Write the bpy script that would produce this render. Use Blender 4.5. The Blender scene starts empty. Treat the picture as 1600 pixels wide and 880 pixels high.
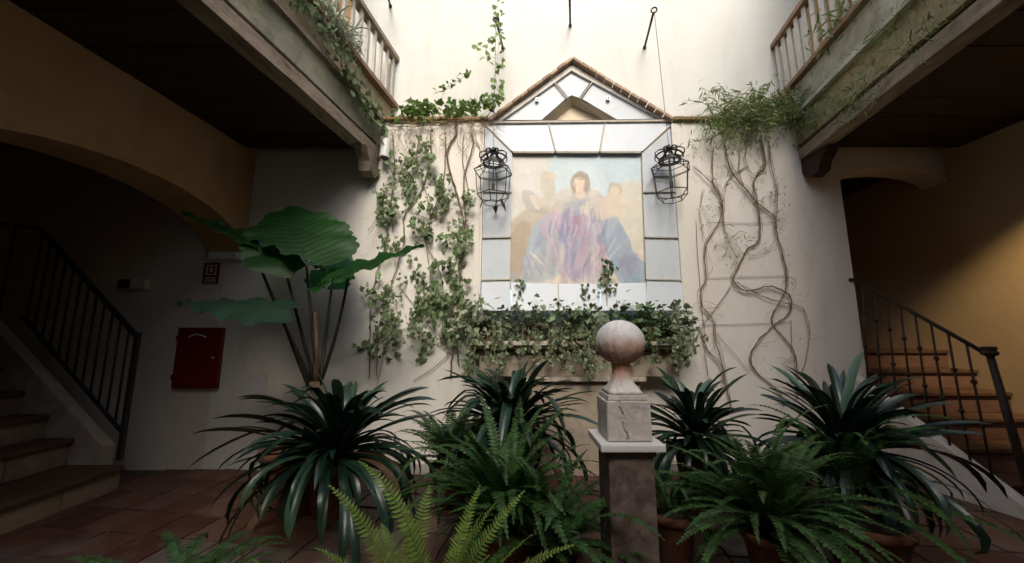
import bpy, bmesh, math, random
from mathutils import Vector, Matrix, Euler
from mathutils.geometry import tessellate_polygon
from mathutils import noise as mnoise

random.seed(11)
SC = bpy.context.scene
COL = SC.collection

# ------------------------------------------------------------------ camera, sky, sun, exposure
H = 1.30
PITCH = math.radians(8.4)
FPX = 570.0
cam_d = bpy.data.cameras.new('camera')
cam = bpy.data.objects.new('camera', cam_d); COL.objects.link(cam)
cam.location = (0, 0, H)
cam.rotation_euler = (math.radians(90) + PITCH, 0, 0)
cam_d.sensor_width = 36; cam_d.lens = FPX / 1600 * 36
cam_d.clip_start = 0.05; cam_d.clip_end = 500
SC.camera = cam

SUN_EL, SUN_AZ = math.radians(40), math.radians(2)
sv = Vector((math.sin(SUN_AZ) * math.cos(SUN_EL), -math.cos(SUN_AZ) * math.cos(SUN_EL), math.sin(SUN_EL)))
W_ = bpy.data.worlds.new('World'); SC.world = W_; W_.use_nodes = True
nt = W_.node_tree; bg = nt.nodes['Background']
sky = nt.nodes.new('ShaderNodeTexSky'); sky.sky_type = 'NISHITA'; sky.sun_disc = False
sky.sun_elevation = SUN_EL; sky.sun_rotation = math.pi - SUN_AZ
sky.air_density = 1.0; sky.dust_density = 4.0; sky.ozone_density = 1.0
nt.links.new(sky.outputs[0], bg.inputs[0]); bg.inputs[1].default_value = 0.15
sun_d = bpy.data.lights.new('sun', 'SUN'); sun = bpy.data.objects.new('sun', sun_d); COL.objects.link(sun)
sun_d.energy = 0.7; sun_d.angle = math.radians(24); sun_d.color = (1.0, 0.97, 0.88)
sun.rotation_euler = sv.to_track_quat('Z', 'Y').to_euler(); sun.location = (0, -2, 9)
SC.view_settings.view_transform = 'Standard'; SC.view_settings.look = 'None'
SC.view_settings.exposure = 1.2; SC.view_settings.gamma = 1.0
SC.cycles.use_denoising = True
SC.cycles.max_bounces = 8; SC.cycles.diffuse_bounces = 4; SC.cycles.glossy_bounces = 2
SC.cycles.transmission_bounces = 3; SC.cycles.transparent_max_bounces = 4
SC.cycles.caustics_reflective = False; SC.cycles.caustics_refractive = False

# ------------------------------------------------------------------ picture helpers (pixel of the 1600x880 photo -> point in the place)
def ray(px, py):
    x = (px - 800) / FPX; u = (440 - py) / FPX
    return Vector((x, math.cos(PITCH) - u * math.sin(PITCH), math.sin(PITCH) + u * math.cos(PITCH)))
ORG = Vector((0, 0, H))
def aty(px, py, Y): r = ray(px, py); return ORG + r * (Y / r.y)
def atz(px, py, Z): r = ray(px, py); return ORG + r * ((Z - H) / r.z)
def atx(px, py, X): r = ray(px, py); return ORG + r * (X / r.x)

# ------------------------------------------------------------------ materials
def new_mat(name):
    m = bpy.data.materials.new(name); m.use_nodes = True
    return m, m.node_tree.nodes, m.node_tree.links, m.node_tree.nodes['Principled BSDF']

def mat(name, c1, c2=None, scale=6.0, rough=0.8, bump=0.0, bscale=60.0, stain=None, stain_amt=0.5, stain_scale=2.0,
        stretch=(1, 1, 1), spec=0.3, metallic=0.0, vary=0.0, extra=None, seed=0.0):
    m, N, L, P = new_mat(name)
    P.inputs['Roughness'].default_value = rough; P.inputs['Specular IOR Level'].default_value = spec
    P.inputs['Metallic'].default_value = metallic
    tc = N.new('ShaderNodeTexCoord'); mp = N.new('ShaderNodeMapping'); mp.inputs['Scale'].default_value = stretch
    mp.inputs['Location'].default_value = (seed, seed * .7, seed * .3)
    L.new(tc.outputs['Object'], mp.inputs['Vector'])
    n1 = N.new('ShaderNodeTexNoise'); n1.inputs['Scale'].default_value = scale; n1.inputs['Detail'].default_value = 8
    n1.inputs['Roughness'].default_value = .65
    L.new(mp.outputs[0], n1.inputs['Vector'])
    r = N.new('ShaderNodeValToRGB'); r.color_ramp.elements[0].position = .32; r.color_ramp.elements[1].position = .68
    c2 = c2 or c1
    r.color_ramp.elements[0].color = (*c1, 1); r.color_ramp.elements[1].color = (*c2, 1)
    L.new(n1.outputs['Fac'], r.inputs[0]); out = r.outputs[0]
    if stain:
        n2 = N.new('ShaderNodeTexNoise'); n2.inputs['Scale'].default_value = stain_scale; n2.inputs['Detail'].default_value = 10
        n2.inputs['Roughness'].default_value = .7; n2.inputs['Distortion'].default_value = .6
        L.new(mp.outputs[0], n2.inputs['Vector'])
        r2 = N.new('ShaderNodeValToRGB'); r2.color_ramp.elements[0].position = .5; r2.color_ramp.elements[1].position = .72
        r2.color_ramp.elements[1].color = (stain_amt,) * 3 + (1,)
        r2.color_ramp.elements[0].color = (0, 0, 0, 1)
        L.new(n2.outputs['Fac'], r2.inputs[0])
        mx = N.new('ShaderNodeMix'); mx.data_type = 'RGBA'; mx.inputs['B'].default_value = (*stain, 1)
        L.new(out, mx.inputs['A']); L.new(r2.outputs[0], mx.inputs['Factor']); out = mx.outputs['Result']
    if vary:
        oi = N.new('ShaderNodeObjectInfo'); ge = N.new('ShaderNodeNewGeometry')
        ad = N.new('ShaderNodeMath'); ad.operation = 'ADD'; fr = N.new('ShaderNodeMath'); fr.operation = 'FRACT'
        L.new(oi.outputs['Random'], ad.inputs[0]); L.new(ge.outputs['Random Per Island'], ad.inputs[1]); L.new(ad.outputs[0], fr.inputs[0])
        mr = N.new('ShaderNodeMapRange'); mr.inputs['To Min'].default_value = 1 - vary; mr.inputs['To Max'].default_value = 1 + vary
        L.new(fr.outputs[0], mr.inputs['Value'])
        hs = N.new('ShaderNodeHueSaturation'); L.new(mr.outputs[0], hs.inputs['Value']); L.new(out, hs.inputs['Color'])
        mr2 = N.new('ShaderNodeMapRange'); mr2.inputs['To Min'].default_value = .5 - vary * .06; mr2.inputs['To Max'].default_value = .5 + vary * .04
        L.new(fr.outputs[0], mr2.inputs['Value']); L.new(mr2.outputs[0], hs.inputs['Hue'])
        out = hs.outputs[0]
    if bump:
        n3 = N.new('ShaderNodeTexNoise'); n3.inputs['Scale'].default_value = bscale; n3.inputs['Detail'].default_value = 6
        L.new(mp.outputs[0], n3.inputs['Vector'])
        bp = N.new('ShaderNodeBump'); bp.inputs['Strength'].default_value = min(1, bump); bp.inputs['Distance'].default_value = .01
        L.new(n3.outputs['Fac'], bp.inputs['Height']); L.new(bp.outputs[0], P.inputs['Normal'])
    L.new(out, P.inputs['Base Color'])
    return m

def leaf_mat(name, c1, c2, under=None, rough=.38, trans=.25, vary=.35, spec=.5, scale=9, tcol=None):
    m = mat(name, c1, c2, scale=scale, rough=rough, spec=spec, vary=vary, bump=.15, bscale=40)
    N, L = m.node_tree.nodes, m.node_tree.links
    P = N['Principled BSDF']; O = N['Material Output']
    src = P.inputs['Base Color'].links[0].from_socket
    if under:
        ge = N.new('ShaderNodeNewGeometry'); mx = N.new('ShaderNodeMix'); mx.data_type = 'RGBA'
        mx.inputs['B'].default_value = (*under, 1); L.new(src, mx.inputs['A']); L.new(ge.outputs['Backfacing'], mx.inputs['Factor'])
        L.new(mx.outputs['Result'], P.inputs['Base Color'])
    tr = N.new('ShaderNodeBsdfTranslucent'); ms = N.new('ShaderNodeMixShader'); ms.inputs[0].default_value = trans
    if tcol: tr.inputs['Color'].default_value = (*tcol, 1)
    else: L.new(src, tr.inputs['Color'])
    L.new(P.outputs[0], ms.inputs[1]); L.new(tr.outputs[0], ms.inputs[2]); L.new(ms.outputs[0], O.inputs['Surface'])
    return m

M = {}
M['white_plaster'] = mat('white_plaster', (.66, .635, .575), (.74, .72, .665), 1.2, .9, .25, 14, stain=(.54, .50, .43), stain_amt=.45, stain_scale=1.1, stretch=(1, 1, .55))
M['bright_plaster'] = mat('bright_plaster', (.58, .595, .555), (.64, .655, .62), .8, .9, .3, 12, stain=(.47, .45, .37), stain_amt=.45, stain_scale=.9, stretch=(1, 1, .4))
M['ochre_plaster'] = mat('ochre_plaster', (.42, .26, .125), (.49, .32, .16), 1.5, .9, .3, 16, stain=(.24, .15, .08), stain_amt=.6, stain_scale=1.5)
M['hall_plaster'] = mat('hall_plaster', (.62, .36, .15), (.70, .43, .20), 1.5, .9, .3, 16, stain=(.40, .24, .11), stain_amt=.6, stain_scale=1.5)
M['hall_shade_plaster'] = mat('hall_shade_plaster', (.63, .57, .475), (.71, .65, .56), 1.4, .9, .3, 16, stain=(.46, .37, .26), stain_amt=.5, stain_scale=1.3)  # back wall plaster with the stair hall's warm shade put into its colour
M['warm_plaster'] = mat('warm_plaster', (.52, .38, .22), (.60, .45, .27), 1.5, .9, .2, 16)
def weather(m):      # rain streaks, hairline cracks and trowel marks in the plaster itself
    N, L = m.node_tree.nodes, m.node_tree.links; P = N['Principled BSDF']; src = P.inputs['Base Color'].links[0].from_socket
    tc = N.new('ShaderNodeTexCoord'); mp = N.new('ShaderNodeMapping'); mp.inputs['Scale'].default_value = (2.6, 2.6, .5); L.new(tc.outputs['Object'], mp.inputs[0])
    n = N.new('ShaderNodeTexNoise'); n.inputs['Scale'].default_value = 1.6; n.inputs['Detail'].default_value = 9; n.inputs['Roughness'].default_value = .7; L.new(mp.outputs[0], n.inputs['Vector'])
    r = N.new('ShaderNodeValToRGB'); r.color_ramp.elements[0].position = .50; r.color_ramp.elements[1].position = .85; r.color_ramp.elements[1].color = (.42,.42,.42,1); L.new(n.outputs['Fac'], r.inputs[0])
    v = N.new('ShaderNodeTexVoronoi'); v.feature = 'DISTANCE_TO_EDGE'; v.inputs['Scale'].default_value = .75
    wn = N.new('ShaderNodeTexNoise'); wn.inputs['Scale'].default_value = 3.5; wn.inputs['Detail'].default_value = 6; L.new(tc.outputs['Object'], wn.inputs['Vector'])
    ad = N.new('ShaderNodeVectorMath'); ad.operation = 'MULTIPLY_ADD'; ad.inputs[1].default_value = (.5,.5,.5); L.new(wn.outputs['Color'], ad.inputs[0]); L.new(tc.outputs['Object'], ad.inputs[2]); L.new(ad.outputs[0], v.inputs['Vector'])
    cr = N.new('ShaderNodeMapRange'); cr.inputs['From Max'].default_value = .0045; cr.inputs['To Min'].default_value = .35; cr.inputs['To Max'].default_value = 0; L.new(v.outputs['Distance'], cr.inputs['Value'])
    mx = N.new('ShaderNodeMath'); mx.operation = 'MAXIMUM'; L.new(r.outputs[0], mx.inputs[0]); L.new(cr.outputs[0], mx.inputs[1])
    mi = N.new('ShaderNodeMix'); mi.data_type = 'RGBA'; mi.inputs['B'].default_value = (.44, .37, .27, 1)
    L.new(src, mi.inputs['A']); L.new(mx.outputs[0], mi.inputs['Factor']); L.new(mi.outputs['Result'], P.inputs['Base Color'])
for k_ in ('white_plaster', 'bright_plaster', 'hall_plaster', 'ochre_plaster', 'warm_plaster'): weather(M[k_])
M['niche_plaster'] = mat('niche_plaster', (.72, .60, .44), (.78, .68, .52), 3, .9, .2, 20)
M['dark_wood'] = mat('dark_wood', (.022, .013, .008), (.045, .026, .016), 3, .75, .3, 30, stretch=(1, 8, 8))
M['worn_wood'] = mat('worn_wood', (.20, .155, .11), (.34, .28, .21), 5, .85, .6, 30, stain=(.07, .055, .03), stain_amt=.9, stain_scale=3, stretch=(4, 1, 4))
M['mossy_stone'] = mat('mossy_stone', (.20, .20, .14), (.34, .32, .24), 4, .95, .7, 30, stain=(.10, .11, .03), stain_amt=.95, stain_scale=3.5)
M['moss_right'] = mat('moss_right', (.24, .20, .11), (.40, .34, .21), 5, .95, .8, 30, stain=(.085, .075, .02), stain_amt=.95, stain_scale=5)
M['ochre_board'] = mat('ochre_board', (.46, .36, .22), (.58, .48, .33), 4, .9, .4, 30, stain=(.2, .16, .08), stain_amt=.8, stain_scale=3)
M['pale_board'] = mat('pale_board', (.38, .37, .30), (.52, .50, .42), 4, .9, .4, 30, stain=(.16, .15, .07), stain_amt=.9, stain_scale=3)
M['rail_wood'] = mat('rail_wood', (.20, .12, .075), (.32, .20, .13), 5, .8, .4, 40, stretch=(6, 1, 6))
M['slat_paint'] = mat('slat_paint', (.50, .47, .40), (.64, .61, .54), 5, .8, .3, 40, stain=(.3, .26, .18), stain_amt=.7, stain_scale=5, stretch=(2, 2, .6), vary=.12)
M['panel_white'] = mat('panel_white', (.50, .55, .60), (.56, .61, .65), 1.5, .45, .05, 20, vary=.04, stain=(.40, .45, .48), stain_amt=.5, stain_scale=3)
M['lead_bar'] = mat('lead_bar', (.36, .32, .27), (.47, .43, .37), 8, .7, .2, 50)
M['coping'] = mat('coping', (.34, .24, .16), (.48, .37, .27), 9, .9, .6, 50, vary=.25, stain=(.14, .10, .06), stain_amt=.7, stain_scale=6)
M['ledge'] = mat('ledge', (.20, .13, .07), (.32, .22, .12), 7, .95, .7, 40, stain=(.12, .11, .03), stain_amt=.9, stain_scale=6)
M['iron'] = mat('iron', (.012, .011, .012), (.03, .026, .024), 20, .5, .2, 80, spec=.5)
M['rust_iron'] = mat('rust_iron', (.022, .014, .010), (.045, .028, .018), 15, .6, .3, 80)
M['terracotta'] = mat('terracotta', (.15, .062, .035), (.24, .105, .06), 6, .9, .4, 50, stain=(.12, .09, .06), stain_amt=.8, stain_scale=4)
M['dark_terracotta'] = mat('dark_terracotta', (.10, .038, .022), (.16, .06, .035), 6, .85, .4, 50, stain=(.05, .04, .03), stain_amt=.8, stain_scale=4)
M['tile'] = mat('floor_tile', (.080, .032, .020), (.13, .055, .036), 5, .6, .5, 30, vary=.3, stain=(.11, .09, .08), stain_amt=.7, stain_scale=2.6, spec=.4)
def worn(m, c, lo=.50, hi=.66):
    N, L = m.node_tree.nodes, m.node_tree.links; P = N['Principled BSDF']; src = P.inputs['Base Color'].links[0].from_socket
    g = N.new('ShaderNodeNewGeometry'); n = N.new('ShaderNodeTexNoise'); n.inputs['Scale'].default_value = 1.5; n.inputs['Detail'].default_value = 10; n.inputs['Roughness'].default_value = .68; n.inputs['Distortion'].default_value = .4
    L.new(g.outputs['Position'], n.inputs['Vector']); r = N.new('ShaderNodeMapRange'); r.inputs['From Min'].default_value = lo; r.inputs['From Max'].default_value = hi; r.inputs['To Max'].default_value = .85
    L.new(n.outputs['Fac'], r.inputs['Value']); mi = N.new('ShaderNodeMix'); mi.data_type = 'RGBA'; mi.inputs['B'].default_value = (*c, 1)
    L.new(src, mi.inputs['A']); L.new(r.outputs[0], mi.inputs['Factor']); L.new(mi.outputs['Result'], P.inputs['Base Color'])
    r2 = N.new('ShaderNodeMapRange'); r2.inputs['From Min'].default_value = .3; r2.inputs['From Max'].default_value = .7; r2.inputs['To Min'].default_value = .38; r2.inputs['To Max'].default_value = .8
    L.new(n.outputs['Fac'], r2.inputs['Value']); L.new(r2.outputs[0], P.inputs['Roughness'])
worn(M['tile'], (.19, .15, .125))
M['pale_tile'] = mat('pale_floor_tile', (.14, .11, .09), (.20, .165, .14), 5, .6, .5, 30, vary=.2, stain=(.16, .08, .055), stain_amt=.9, stain_scale=3)
worn(M['pale_tile'], (.085, .04, .028), .48, .6)
M['grout'] = mat('grout', (.05, .042, .035), (.09, .075, .06), 10, .95, .5, 40)
M['soil'] = mat('soil', (.02, .014, .01), (.04, .03, .02), 30, 1, .8, 60)
M['stone'] = mat('stone', (.46, .42, .39), (.64, .60, .57), 5, .8, .6, 40, stain=(.22, .16, .12), stain_amt=.6, stain_scale=5)
M['shaft_stone'] = mat('shaft_stone', (.06, .038, .030), (.21, .165, .145), 11, .5, .4, 40, stain=(.05, .03, .028), stain_amt=.95, stain_scale=9)
M['slab_stone'] = mat('slab_stone', (.62, .60, .58), (.72, .70, .68), 5, .6, .3, 40, stain=(.4, .38, .35), stain_amt=.5)
M['step_tread'] = mat('step_tread', (.06, .032, .02), (.11, .058, .036), 6, .6, .4, 40, stretch=(1, 1, 4))
M['step_riser'] = mat('step_riser', (.10, .055, .042), (.155, .085, .066), 6, .8, .4, 40, vary=.15)
M['left_riser'] = mat('left_riser', (.20, .14, .09), (.29, .21, .14), 6, .8, .4, 30, stain=(.15, .08, .05), stain_amt=.9, stain_scale=4, vary=.25)
M['stringer'] = mat('stringer', (.58, .52, .44), (.70, .65, .57), 4, .9, .4, 30, stain=(.30, .24, .17), stain_amt=.7, stain_scale=3)
M['red_paint'] = mat('red_paint', (.13, .005, .007), (.165, .007, .009), 4, .35, .05, 30)
M['red_dark'] = mat('red_dark', (.16, .006, .008), None, 4, .5)
M['white_plastic'] = mat('white_plastic', (.55, .55, .53), (.62, .62, .60), 4, .4)
M['grey_metal'] = mat('grey_metal', (.40, .42, .44), (.5, .52, .54), 6, .4, metallic=.6)
M['shelf_stone'] = mat('shelf_stone', (.46, .40, .32), (.58, .52, .44), 5, .8, .4, 40, stain=(.25, .17, .11), stain_amt=.8, stain_scale=5)
M['shelf_ochre'] = mat('shelf_ochre', (.42, .32, .2), (.52, .42, .29), 3, .9, .4, 30, stain=(.28, .19, .11), stain_amt=.8, stain_scale=3)
M['shelf_dull'] = mat('shelf_dull', (.34, .28, .21), (.44, .38, .30), 3, .9, .4, 30, stain=(.20, .14, .09), stain_amt=.8, stain_scale=3)
M['brown_leaf'] = mat('brown_leaf', (.06, .035, .015), (.11, .07, .035), 8, .8, .2, 40)
M['bark'] = mat('bark', (.075, .045, .028), (.14, .09, .06), 12, .95, .8, 60)
M['vine_bark'] = mat('vine_bark', (.11, .07, .05), (.22, .155, .115), 18, .9, .8, 90)
M['dry_stem'] = mat('dry_stem', (.26, .18, .11), (.38, .29, .19), 18, .9, .5, 90)
M['wire'] = mat('wire', (.12, .10, .09), None, 10, .6)
M['strap'] = leaf_mat('strap_leaf', (.007, .021, .012), (.015, .040, .022), rough=.34, trans=.08, vary=.55, spec=.6)
M['strap_pale'] = leaf_mat('strap_leaf_pale', (.03, .075, .04), (.05, .11, .06), rough=.36, trans=.15, vary=.4, spec=.6)
M['fern'] = leaf_mat('fern_leaf', (.028, .072, .018), (.055, .12, .03), rough=.5, trans=.25, vary=.5, spec=.3)
M['fern_mid'] = leaf_mat('mid_fern_leaf', (.035, .085, .022), (.07, .14, .04), rough=.5, trans=.3, vary=.6, spec=.3)
M['fern_bright'] = leaf_mat('bright_fern_leaf', (.14, .24, .035), (.26, .36, .08), rough=.5, trans=.35, vary=.3, spec=.3)
M['ear'] = leaf_mat('ear_leaf', (.009, .04, .009), (.018, .068, .015), rough=.5, trans=.45, vary=.15, spec=.32, scale=4, tcol=(.03, .16, .012))
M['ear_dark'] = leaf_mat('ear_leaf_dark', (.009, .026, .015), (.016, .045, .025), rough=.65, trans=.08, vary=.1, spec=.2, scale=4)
M['ear_teal'] = leaf_mat('ear_leaf_teal', (.035, .11, .08), (.06, .15, .11), rough=.35, trans=.3, vary=.1, spec=.5, scale=4, tcol=(.08, .3, .12))
M['stalk'] = mat('stalk', (.012, .010, .007), (.028, .022, .013), 10, .5, .2, 40)
M['ivy'] = leaf_mat('ivy_leaf', (.05, .10, .035), (.12, .18, .075), rough=.45, trans=.25, vary=.6, spec=.4)
M['ivy_pale'] = leaf_mat('pale_ivy_leaf', (.075, .125, .045), (.21, .27, .13), rough=.5, trans=.25, vary=.5, spec=.4, scale=25)
M['ivy_yellow'] = leaf_mat('yellow_green_ivy_leaf', (.09, .16, .035), (.20, .30, .09), rough=.45, trans=.4, vary=.5, spec=.4)  # lighter yellow-green ivy leaf
M['ivy_varieg'] = leaf_mat('variegated_ivy_leaf', (.05, .095, .04), (.28, .33, .19), rough=.45, trans=.2, vary=.6, spec=.45, scale=40)
M['bamboo'] = leaf_mat('narrow_leaf', (.12, .17, .05), (.26, .33, .13), rough=.5, trans=.35, vary=.5, spec=.3)
M['spider'] = leaf_mat('spider_leaf', (.20, .26, .16), (.46, .50, .38), rough=.5, trans=.3, vary=.4, spec=.3, scale=30)

# ------------------------------------------------------------------ mesh building
class MB:
    def __init__(s): s.v = []; s.f = []; s.smooth = False
    def quad(s, a, b, c, d):
        n = len(s.v); s.v += [Vector(a), Vector(b), Vector(c), Vector(d)]; s.f.append((n, n+1, n+2, n+3))
    def add(s, vs, fs):
        n = len(s.v); s.v += [Vector(v) for v in vs]; s.f += [tuple(i + n for i in f) for f in fs]
    def hexa(s, p):      # 8 corners: bottom ring 0-3, top ring 4-7
        s.add(p, [(0,3,2,1),(4,5,6,7),(0,1,5,4),(1,2,6,5),(2,3,7,6),(3,0,4,7)])
    def box(s, x0, x1, y0, y1, z0, z1):
        s.hexa([(x0,y0,z0),(x1,y0,z0),(x1,y1,z0),(x0,y1,z0),(x0,y0,z1),(x1,y0,z1),(x1,y1,z1),(x0,y1,z1)])
    def bar(s, a, b, w, h, up=(0,0,1)):
        a, b = Vector(a), Vector(b); d = (b - a).normalized(); u = Vector(up)
        if abs(d.dot(u)) > .98: u = Vector((0, 1, 0))
        r = d.cross(u).normalized(); u = r.cross(d)
        q = [a + r*sx*w/2 + u*sz*h/2 for sx, sz in ((-1,-1),(1,-1),(1,1),(-1,1))]
        q2 = [p + (b - a) for p in q]
        s.hexa([q[0], q[1], q[2], q[3], q2[0], q2[1], q2[2], q2[3]])
    def tube(s, pts, r, n=6, cap=True, r2=None):
        pts = [Vector(p) for p in pts]; m = len(pts)
        rs = r if isinstance(r, (list, tuple)) else [r + ((r2 if r2 is not None else r) - r) * i / max(1, m-1) for i in range(m)]
        base = len(s.v); ref = None
        for i, p in enumerate(pts):
            d = (pts[min(i+1, m-1)] - pts[max(i-1, 0)])
            if d.length < 1e-9: d = Vector((0, 0, 1))
            d.normalize()
            if ref is None: ref = d.orthogonal().normalized()
            ref = (ref - d * ref.dot(d))
            if ref.length < 1e-6: ref = d.orthogonal()
            ref.normalize(); b = d.cross(ref)
            for k in range(n):
                a = 2 * math.pi * k / n
                s.v.append(p + (ref * math.cos(a) + b * math.sin(a)) * rs[i])
        for i in range(m - 1):
            for k in range(n):
                k2 = (k + 1) % n
                s.f.append((base+i*n+k, base+i*n+k2, base+(i+1)*n+k2, base+(i+1)*n+k))
        if cap:
            s.f.append(tuple(base + k for k in reversed(range(n)))); s.f.append(tuple(base + (m-1)*n + k for k in range(n)))
    def lathe(s, prof, c=(0,0,0), n=32, square=False):
        c = Vector(c); base = len(s.v)
        for r, z in prof:
            for k in range(n):
                a = 2*math.pi*(k+.5)/n; q = r
                s.v.append(c + Vector((q*math.cos(a), q*math.sin(a), z)))
        for i in range(len(prof)-1):
            for k in range(n):
                k2 = (k+1) % n
                s.f.append((base+i*n+k, base+i*n+k2, base+(i+1)*n+k2, base+(i+1)*n+k))
        s.f.append(tuple(base+k for k in reversed(range(n)))); s.f.append(tuple(base+(len(prof)-1)*n+k for k in range(n)))
    def prism(s, poly, y0, y1, holes=(), axis='y', xf=None):   # polygon of (a, z) in front plane y0, back plane y1
        rings = [poly] + list(holes)
        flat = [p for r in rings for p in r]
        tris = tessellate_polygon([[Vector((p[0], p[1], 0)) for p in r] for r in rings])
        P = xf or (lambda a, z, y: Vector((a, y, z)))
        n = len(s.v); m = len(flat)
        s.v += [P(p[0], p[1], y0) for p in flat] + [P(p[0], p[1], y1) for p in flat]
        for t in tris:
            s.f.append((n+t[0], n+t[1], n+t[2])); s.f.append((n+m+t[2], n+m+t[1], n+m+t[0]))
        o = 0
        for r in rings:
            k = len(r)
            for i in range(k):
                j = (i+1) % k
                s.f.append((n+o+i, n+o+j, n+m+o+j, n+m+o+i))
            o += k
    def mesh(s, name, m=None, smooth=False, fix=True, bevel=0):
        me = bpy.data.meshes.new(name); me.from_pydata([tuple(v) for v in s.v], [], s.f)
        if fix or bevel:
            bm = bmesh.new(); bm.from_mesh(me)
            if fix: bmesh.ops.recalc_face_normals(bm, faces=bm.faces)
            if bevel:
                ed = [e for e in bm.edges if len(e.link_faces) == 2 and e.calc_face_angle(0) > .5]
                bmesh.ops.bevel(bm, geom=ed, offset=bevel, segments=2, affect='EDGES', profile=.6)
            bm.to_mesh(me); bm.free()
        if smooth:
            me.polygons.foreach_set('use_smooth', [True] * len(me.polygons))
        if m: me.materials.append(m)
        return me

def link(name, me, parent=None, loc=None):
    o = bpy.data.objects.new(name, me); COL.objects.link(o)
    if parent: o.parent = parent
    if loc is not None: o.location = loc
    return o
def obj(name, mb, m, parent=None, smooth=False, fix=True, bevel=0, loc=None):
    return link(name, mb.mesh(name, m, smooth, fix, bevel), parent, loc)
def thing(name, label, cat, loc=(0,0,0), group=None, rz=0):
    o = bpy.data.objects.new(name, None); COL.objects.link(o); o.location = loc; o.rotation_euler = (0,0,rz)
    o.empty_display_size = .1
    o['label'] = label; o['category'] = cat
    if group: o['group'] = group
    return o
def tag(o, label, cat, group=None):
    o['label'] = label; o['category'] = cat
    if group: o['group'] = group
    return o
def rel(t, p): return Vector(p) - Vector(t.location)
def boxo(name, b, m, parent=None, bevel=.003):
    mb = MB(); c = Vector(((b[0]+b[1])/2, (b[2]+b[3])/2, (b[4]+b[5])/2))
    mb.box(b[0]-c.x, b[1]-c.x, b[2]-c.y, b[3]-c.y, b[4]-c.z, b[5]-c.z)
    o = obj(name, mb, m, parent, bevel=bevel)
    o.location = c - (Vector(parent.location) if parent else Vector())
    return o
def rnd(a, b): return random.uniform(a, b)

# ------------------------------------------------------------------ main dimensions
D = 3.82             # the back wall's front face
SK = .178             # the courtyard's sides run askew to the back wall
CEIL = 3.28          # underside of the galleries
LEDGE = 3.69
def LX(Y): return -1.46 + SK * (Y - D)       # left gallery edge
def RX(Y): return 3.20 + SK * (Y - D)        # right gallery edge
XL0, XR = -2.85, 4.80                         # arcade walls
def WLX(Y): return XL0 + .10 * (Y - D)

# ------------------------------------------------------------------ the ground
fl = MB(); fl.box(-9, 8, -5, 9, -.2, -.012)
floor = obj('floor', fl, M['grout']); floor['kind'] = 'structure'
TS = .285
tmesh = []
for k in range(5):
    mb = MB(); e = TS/2 - .006
    q = [(-e+rnd(-.002,.002), -e+rnd(-.002,.002)), (e+rnd(-.002,.002), -e+rnd(-.002,.002)), (e+rnd(-.002,.002), e+rnd(-.002,.002)), (-e+rnd(-.002,.002), e+rnd(-.002,.002))]
    mb.hexa([(x, y, -.02) for x, y in q] + [(x, y, 0) for x, y in q])
    tmesh.append(mb.mesh('tile', M['tile'], bevel=.004))
ptm = tmesh[0].copy(); ptm.materials.clear(); ptm.materials.append(M['pale_tile'])
rest = MB(); cnt = 0; cand = []
a0 = math.radians(-8)
ca, sa = math.cos(a0), math.sin(a0)
for i in range(-26, 24):
    for j in range(0, 26):
        x = i*TS*ca - j*TS*sa - .2; y = i*TS*sa + j*TS*ca - 1.0
        if y > D - .06 or y < -1.5 or x < -5 or x > 4.6: continue
        vis = y > 1.2 and abs(x) < 1.55 * y and x > -4.4
        cand.append((0 if vis else 1, abs(x + 1.2) + abs(y - 2.4) * .6, x, y))
cand.sort()
for k, (v, d_, x, y) in enumerate(cand):
    if k < 296:
        pale = (abs(x + 1.75) < .32 and abs(y - 2.2) < .3) or random.random() < .02
        o = link('tile', ptm if pale else random.choice(tmesh), floor, (x, y, rnd(-.006, .003)))
        o.rotation_euler = (rnd(-.012, .012), rnd(-.012, .012), a0 + rnd(-.02, .02))
    else:
        e = TS/2 - .006
        rest.hexa([(x+ex*ca-ey*sa, y+ex*sa+ey*ca, z) for z in (-.02, 0) for ex, ey in ((-e,-e),(e,-e),(e,e),(-e,e))])
ro = obj('tiles', rest, M['tile'], floor); ro['kind'] = 'stuff'

# ------------------------------------------------------------------ back wall with gable, niche and arched opening
def pz(px, py, Y=D): p = aty(px, py, Y); return (p.x, p.z)
gL, gP, gR = pz(768, 190), pz(893, 100), pz(1046, 186)
inL, inP, inR = pz(781, 190), pz(893, 110), pz(1036, 187)
nTL, nTR = pz(757, 194), pz(1054, 190)
nBL, nBR = pz(750, 486), pz(1070, 486)
openL = 3.62
arch = [(openL, -.05), (openL, 2.98)]
for k in range(1, 9):
    a = math.pi * (1 - k / 8); arch.append((4.21 + .59 * math.cos(a), 2.98 + .17 * math.sin(a)))
zt = nTL[1]
outer = [(-7.2, -.05)] + arch + [(4.9, 2.98), (4.9, LEDGE), (gR[0], LEDGE), gP, (gL[0], LEDGE), (-7.2, LEDGE)]
hole = [nBL, nBR, nTR, (inR[0], inR[1]), inP, (inL[0], inL[1]), nTL]
wall = thing('back_wall', 'cream plaster courtyard wall with a gabled niche and climbing vines', 'wall', (0, D, 0))
WX = WLX(D) - .2
mb = MB(); mb.prism([(x if x > -7 else WX, z) for x, z in outer], 0, .26, [hole])
obj('wall_body', mb, M['white_plaster'], wall)
hw_ = boxo('hall_wall', (-7.2, WX-.001, D, D+.26, -.05, LEDGE), M['hall_shade_plaster'], wall, 0)  # same wall continued, split off to carry the painted warm shade
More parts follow.
